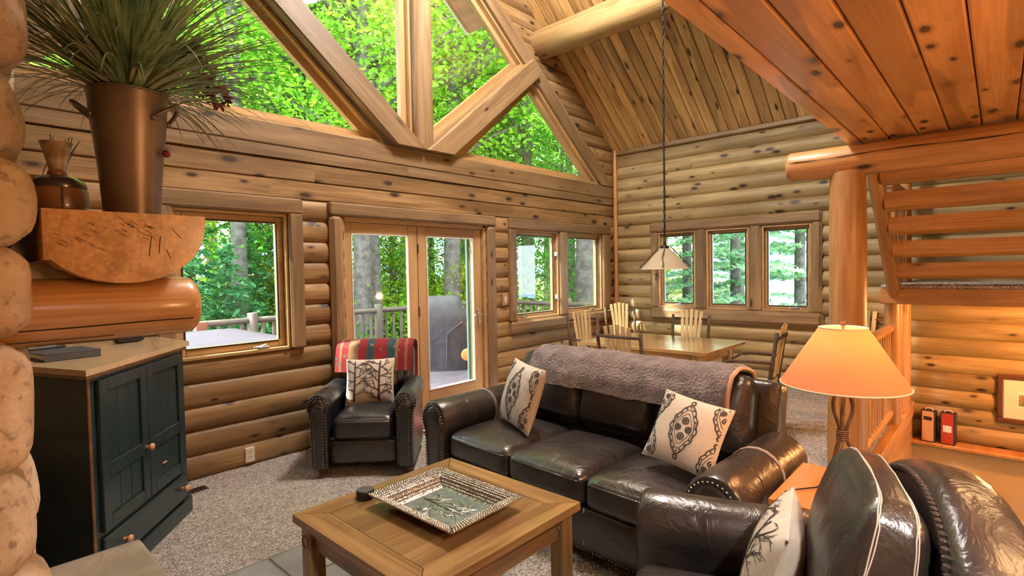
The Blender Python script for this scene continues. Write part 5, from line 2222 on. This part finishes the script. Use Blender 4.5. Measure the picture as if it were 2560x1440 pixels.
def rail_run(p0, p1, posts, gap=.145):
    p0, p1 = Vector(p0), Vector(p1)
    L = (p1 - p0).length
    d = (p1 - p0) / L
    for i, t in enumerate(posts):
        q = p0 + d * t
        round_log('post', (q.x, q.y, -.05), (q.x, q.y, .99), .075, .07, 'rail_wood', dr_, 10, 4, .03, int(t * 10), .1)
    for i, (a, b) in enumerate(zip(posts[:-1], posts[1:])):
        A, B = p0 + d * a, p0 + d * b
        for z in (.88, .10):
            round_log('rail', (A.x, A.y, z), (B.x, B.y, z), .045, .042, 'rail_wood', dr_, 9, 4, .04, i, .1)
        n = int((b - a) / gap)
        for k in range(1, n):
            q = A + (B - A) * (k / n)
            if 'b' not in me:
                o = round_log('baluster', (q.x, q.y, .10), (q.x, q.y, .88), .025, .023, 'rail_wood', dr_, 7, 3, .06, 3, .05)
                me['b'] = o
            else:
                o = bpy.data.objects.new('baluster', me['b'].data)
                COL.objects.link(o)
                o.parent = dr_
                o.matrix_local = frame((q.x, q.y, .10), (q.x, q.y, .88))


rail_run((-1.2, 7.98, 0), (8.05, 7.98, 0), [0, 2.3, 4.3, 6.42, 8.0, 9.25])
rail_run((8.05, 7.98, 0), (8.05, -1.5, 0), [0, 2.0, 4.0, 6.0, 8.0, 9.4])

tub = empty('hot_tub', (1.55, 6.35, -.05))
tag(tub, 'hot tub with a flat lavender cover outside the picture window', 'hot tub')
obj('cover', rbox(1.02, .92, .045, .03, 8, (0, 0, .01), ctr=(0, 0, .875)), 'tub_cover', tub, smooth=60)
obj('shell', rbox(.98, .88, .41, .06, 6, ctr=(0, 0, .415)), 'tub_side', tub, smooth=60)
obj('cover_post', MB().cbox(.60, .74, .93, 1.03, 0, 1.02, .01), 'tub_side', tub)

gl = empty('covered_grill', (5.62, 6.72, -.05), R(-38))
tag(gl, 'barbecue grill under a grey fabric cover on the deck', 'grill')
prof = []
b = []
for (z, sx, sy) in ((.0, .42, .30), (.25, .41, .30), (.55, .42, .30), (.80, .44, .31), (.90, .43, .30), (.96, .34, .28), (1.06, .31, .26), (1.16, .27, .17), (1.19, .22, .10)):
    ring = []
    for k in range(36):
        a = 2 * PI * k / 36
        ca, sa = math.cos(a), math.sin(a)
        e = .38
        fold = 1 + (.035 * math.sin(9 * a + 1) + .02 * math.sin(17 * a)) * max(0, 1 - z)
        ring.append((sx * abs(ca) ** e * math.copysign(1, ca) * fold, sy * abs(sa) ** e * math.copysign(1, sa) * fold, z))
    b.append(ring)
obj('cover', MB().rings(b), 'grill_cover', gl, smooth=60)
obj('buckle_strap', MB().tube([(.30, -.312, .78), (.05, -.33, .60), (.03, -.335, .12)], .010, 6), 'grill_cover', gl)
lg = empty('log_bench', (5.35, 5.62, -.05), R(30))
tag(lg, 'orange peeled log bench beside the covered grill', 'bench')
for s in (-1, 1):
    round_log('leg', (s * .30 - .18, -.08, 0), (s * .30 + .12, .02, .40), .05, .045, 'orange_pine', lg, 10, 4, .04, 5, .1)
round_log('seat_log', (-.55, 0, .44), (.6, 0, .44), .085, .08, 'orange_pine', lg, 12, 4, .03, 6, .1)

# ------------------------------------------------------------------ forest
gm = MB()
nx_, ny_ = 40, 40
G = np.zeros((nx_, ny_, 3))
for i, x in enumerate(np.linspace(-30, 60, nx_)):
    for j, y in enumerate(np.linspace(-25, 60, ny_)):
        dd = max(0, math.hypot(x - 3, y - 1) - 9)
        G[i, j] = (x, y, -1.6 + (.03 * dd if y > x * .35 else -.14 * dd) + .25 * math.sin(x * .6) * math.cos(y * .5))
gm.grid(G)
gm.f = [f_[::-1] for f_ in gm.f]
ground = obj('ground', gm, 'soil', None, smooth=180)
ground['kind'] = 'structure'
ground['label'] = 'green forest floor around the deck'
fs = MB()
G2 = np.zeros((60, 2, 3))
for i, a in enumerate(np.linspace(-30, 75, 60)):
    rr = 150
    for j in (0, 1):
        G2[i, j] = (rr * math.cos(R(a)), rr * math.sin(R(a)), -4 + j * (11 + 4 * math.sin(a * .13) + 2.5 * math.sin(a * .41)))
fs.grid(G2)
G3 = G2.copy()
G3[:, 0] = G2[:, 1]
G3[:, 1] = G2[:, 1] * np.array([1.3, 1.3, 0]) + np.array([0, 0, -4])
fs.grid(G3)
hill = obj('hills', fs, 'far_shore', None, smooth=180)
hill['kind'] = 'structure'
hill['label'] = 'hazy blue hills across the lake'
lake = obj('lake', MB().add([(30, -60, -3.4), (160, -60, -3.4), (160, 90, -3.4), (30, 90, -3.4)], [(0, 1, 2, 3)]), 'lake', None, smooth=0)
lake['kind'] = 'structure'
lake['label'] = 'blue lake beyond the trees'


def leaf_quads(C, Nn, S, asp=.62):
    """many leaf quads at once: centres, normals, sizes"""
    n = len(C)
    a = np.random.default_rng(n).normal(size=(n, 3))
    u = np.cross(Nn, a)
    u /= np.linalg.norm(u, axis=1, keepdims=True)
    w = np.cross(Nn, u)
    s = S[:, None]
    P = np.stack([C - u * s * .5, C + w * s * asp * .5 - u * s * .05, C + u * s * .5 + Nn * s * .12, C - w * s * asp * .5 - u * s * .05], 1)
    return P.reshape(-1, 3), np.arange(4 * n).reshape(n, 4)


def mesh_np(name, P, F, mat):
    me = bpy.data.meshes.new(name)
    me.vertices.add(len(P))
    me.vertices.foreach_set('co', P.astype(np.float32).ravel())
    me.loops.add(F.size)
    me.loops.foreach_set('vertex_index', F.astype(np.int32).ravel())
    me.polygons.add(len(F))
    me.polygons.foreach_set('loop_start', np.arange(0, F.size, F.shape[1], dtype=np.int32))
    me.polygons.foreach_set('loop_total', np.full(len(F), F.shape[1], dtype=np.int32))
    me.materials.append(MAT[mat])
    me.update()
    return me


def broadleaf(seed, h, z0, rad, ncl, nl, size, mat, tr):
    rg = np.random.default_rng(seed)
    trunk = MB()
    bx, by = rg.normal(size=2) * .25
    pts = [(bx * t * t, by * t * t, h * .96 * t) for t in np.linspace(0, 1, 9)]
    trunk.tube(pts, [tr * (1.25 if i == 0 else 1.0 - .085 * i) for i in range(9)], 9)
    C, Nn, S = [], [], []
    for i in range(ncl):
        t = rg.uniform(0, 1) ** .8
        z = z0 + (h - z0) * t
        az = rg.uniform(0, 2 * PI)
        rr = rad * (math.sin(PI * (.12 + .86 * t)) ** .7) * rg.uniform(.25, 1.0)
        c = np.array([rr * math.cos(az) + bx * (z / h) ** 2, rr * math.sin(az) + by * (z / h) ** 2, z])
        ext = rg.uniform(.35, .75) * rad * .36
        if i % 2 == 0:
            zb = max(z0 * .5, z - rr * .5)
            trunk.tube([(bx * (zb / h) ** 2, by * (zb / h) ** 2, zb), tuple((np.array([0, 0, zb]) + c) / 2 + np.array([0, 0, .1])), tuple(c)], [tr * .28, tr * .16, .012], 5)
        k = int(nl * rg.uniform(.7, 1.3))
        o = rg.normal(size=(k, 3)) * np.array([ext, ext, ext * .34])
        C.append(c + o)
        nn = rg.normal(size=(k, 3)) * .55 + np.array([0, 0, 1.0])
        Nn.append(nn / np.linalg.norm(nn, axis=1, keepdims=True))
        S.append(size * rg.uniform(.6, 1.25, k))
    P, F = leaf_quads(np.concatenate(C), np.concatenate(Nn), np.concatenate(S))
    root = empty('broadleaf_tree')
    obj('trunk', trunk, 'bark', root, smooth=60)
    o = bpy.data.objects.new('crown', mesh_np('crown', P, F, mat))
    COL.objects.link(o)
    o.parent = root
    o['kind'] = 'stuff'
    return root


def conifer(seed, h, rad, nb, mat, name='young_fir', lo=.06, droop=.35, nl=.17):
    rg = np.random.default_rng(seed)
    root = empty(name)
    trunk = MB().tube([(0, 0, 0), (0, 0, h * .5), (0, 0, h)], [.011 * h, .007 * h, .01], 8)
    C, Nn, S = [], [], []
    for i in range(nb):
        t = (i + rg.uniform(0, 1)) / nb
        z = h * (lo + (1 - lo) * t)
        L = rad * (1 - t) ** .8 * rg.uniform(.7, 1.1) + .08
        az = i * 2.4 + rg.uniform(-.4, .4)
        d = np.array([math.cos(az), math.sin(az), 0])
        sd = np.array([-d[1], d[0], 0])
        tip = np.array([0, 0, z]) + d * L + np.array([0, 0, -droop * L])
        trunk.tube([(0, 0, z), tuple(tip)], [.012, .004], 4)
        k = int(95 * L) + 16
        s = rg.uniform(.1, 1, k)
        lat = rg.uniform(-1, 1, k) * (.34 * L * (1 - s) + .10)
        C.append(np.array([0, 0, z]) + np.outer(s, tip - np.array([0, 0, z])) + np.outer(lat, sd) + rg.normal(size=(k, 3)) * .025)
        nn = rg.normal(size=(k, 3)) * .4 + np.array([0, 0, 1.0])
        Nn.append(nn / np.linalg.norm(nn, axis=1, keepdims=True))
        S.append(nl * rg.uniform(.6, 1.2, k))
    P, F = leaf_quads(np.concatenate(C), np.concatenate(Nn), np.concatenate(S), .40)
    obj('trunk', trunk, 'bark', root, smooth=60)
    o = bpy.data.objects.new('crown', mesh_np('crown', P, F, mat))
    COL.objects.link(o)
    o.parent = root
    o['kind'] = 'stuff'
    return root


def shrub(seed, h, rad, mat, n=4200, size=.10):
    rg = np.random.default_rng(seed)
    v = rg.normal(size=(n, 3))
    v /= np.linalg.norm(v, axis=1, keepdims=True)
    C = v * (rg.uniform(.35, 1, n) ** .6)[:, None] * np.array([rad, rad, h / 2]) * (1 + .22 * np.sin(v[:, [0]] * 7 + seed) * np.cos(v[:, [1]] * 6)) + np.array([0, 0, h / 2])
    nn = rg.normal(size=(n, 3)) * .6 + np.array([0, 0, .9])
    nn /= np.linalg.norm(nn, axis=1, keepdims=True)
    P, F = leaf_quads(C, nn, size * rg.uniform(.6, 1.2, n))
    root = empty('leafy_shrub')
    st = MB()
    for k in range(5):
        a = 2 * PI * k / 5
        st.tube([(0, 0, 0), (rad * .3 * math.cos(a), rad * .3 * math.sin(a), h * .4), (rad * .55 * math.cos(a), rad * .55 * math.sin(a), h * .75)], [.03, .02, .008], 5)
    obj('stem', st, 'bark', root, smooth=60)
    o = bpy.data.objects.new('crown', mesh_np('crown', P, F, mat))
    COL.objects.link(o)
    o.parent = root
    o['kind'] = 'stuff'
    return root


TA = [broadleaf(1, 14, 4.8, 3.2, 110, 110, .125, 'leaf_maple', .17), broadleaf(2, 11, 1.6, 2.6, 100, 110, .12, 'leaf_yellow', .10),
      broadleaf(3, 15, 5.5, 3.2, 105, 110, .13, 'leaf_maple', .22), broadleaf(4, 12, 2.4, 2.7, 100, 110, .12, 'leaf_dark', .13)]
FA = [conifer(5, 6.5, 2.0, 70, 'needle_fir'), conifer(6, 4.2, 1.7, 52, 'needle_fir')]
PA = [conifer(7, 13, 3.0, 44, 'needle_pine', 'lakeside_pine', .12, .10, .22)]
SA = [shrub(8, 2.6, 1.7, 'leaf_dark'), shrub(9, 3.2, 1.9, 'leaf_maple'), shrub(10, 3.0, 1.8, 'leaf_yellow')]
first = set()


def plant(src, x, y, s, rz, label, cat, group):
    o = src if src.name not in first else copy_tree(src)
    first.add(src.name)
    dd = max(0, math.hypot(x - 3, y - 1) - 9)
    z = -1.6 + (.03 * dd if y > x * .35 else -.14 * dd) - .1
    o.location = (x, y, max(z, -3.3))
    o.rotation_euler = (0, 0, rz)
    o.scale = (s, s, s)
    tag(o, label, cat, group)


LBL = ['bright green maple tree in the woods behind the deck', 'yellow green young tree in the woods behind the deck', 'tall thick trunked maple tree in the woods behind the deck', 'dark green leafy tree in the woods behind the deck']
AT = [(3.81, 10.32), (5.39, 13.46), (7.56, 17.43), (5.48, 11.23), (5.77, 9.37), (6.27, 9.76), (8.78, 10.9), (7.85, 9.07), (10.71, 11.88), (3.31, 12.57), (5.06, 17.28), (2.45, 11.75), (10.56, 14.58), (9.83, 8.5), (11.31, 8.25), (9.6, 6.7), (2.01, 13.85), (9.71, 17.48), (13.7, 13.17), (16.39, 13.13), (2.06, 18.89)]
BT = [(11.77, 4.22), (16.05, 5.6), (12.76, 5.76), (12.61, 3.16), (19.43, 7.96), (19.18, 5.66), (17.6, 3.77), (17.11, 8.26)][:5]
rgt = random.Random(3)
for i, (x, y) in enumerate(AT):
    k = [0, 3, 1, 0, 2, 2, 1, 2, 0, 3, 1, 0, 2, 0, 3, 2, 1, 1, 0, 2, 3][i % 21]
    plant(TA[k], x, y, rgt.uniform(.92, 1.1), rgt.uniform(0, 6), LBL[k], 'tree', 'broadleaf trees behind the deck')
for i in range(11):
    a = R(4 + 62 * (i + .5) / 11)
    d = rgt.uniform(20, 27)
    k = i % 4
    plant(TA[k], d * math.sin(a), d * math.cos(a), rgt.uniform(1.0, 1.25), rgt.uniform(0, 6), LBL[k], 'tree', 'broadleaf trees behind the deck')
for i, (x, y, k, s) in enumerate(((2.6, 9.6, 0, .75), (4.0, 10.6, 1, 1.0), (1.2, 10.4, 0, .9), (3.2, 12.6, 0, 1.0), (5.6, 11.4, 1, .8), (.2, 12.5, 0, 1.0), (8.6, 12.4, 1, .9), (3.3, 9.5, 1, .9), (4.9, 12.2, 0, 1.0), (2.0, 11.6, 1, 1.1))):
    plant(FA[k], x, y, s, rgt.uniform(0, 6), ['tall drooping fir tree behind the deck railing', 'young bushy fir tree behind the deck railing'][k], 'tree', 'firs behind the deck')
for i, (x, y) in enumerate(BT):
    plant(PA[0], x, y, rgt.uniform(.9, 1.1), rgt.uniform(0, 6), 'long needled pine by the lake outside the narrow windows', 'tree', 'pines by the lake')
for i, (x, y) in enumerate(((13.5, 6.9), (16.5, 8.4))):
    plant(TA[1], x, y, .6, rgt.uniform(0, 6), 'small yellowing tree outside the narrow windows', 'tree', 'yellowing trees by the lake')
for i, (x, y, k, s) in enumerate(((6.4, 11.4, 1, .62), (7.3, 10.6, 3, .55), (8.6, 10.0, 1, .6), (9.4, 9.3, 3, .6), (8.0, 12.2, 1, .7), (10.4, 9.8, 3, .7), (5.0, 11.8, 1, .6), (10.2, 7.6, 3, .55))):
    plant(TA[k], x, y, s, rgt.uniform(0, 6), ['', 'yellow green sapling just behind the deck railing', '', 'dark green sapling just behind the deck railing'][k], 'tree', 'saplings behind the deck railing')
for i, (x, y, k) in enumerate(((5.3, 10.0, 0), (6.9, 9.9, 1), (8.3, 9.4, 2), (9.5, 8.4, 1), (10.6, 7.0, 0), (7.6, 11.0, 0), (9.0, 10.8, 2))):
    plant(SA[k], x, y, 1.0, rgt.uniform(0, 6), ['dark green shrub close to the deck railing', 'bright green shrub close to the deck railing', 'yellow green shrub close to the deck railing'][k], 'shrub', 'shrubs close to the deck railing')
for i in range(24):
    a = R(2 + 52 * (i + .5) / 30)
    d = rgt.uniform(11.6, 19)
    k = i % 3
    plant(SA[k], d * math.sin(a), d * math.cos(a), rgt.uniform(.8, 1.15), rgt.uniform(0, 6), ['dark green shrub in the undergrowth behind the deck', 'bright green shrub in the undergrowth behind the deck', 'yellow green shrub in the undergrowth behind the deck'][k], 'shrub', 'undergrowth shrubs')
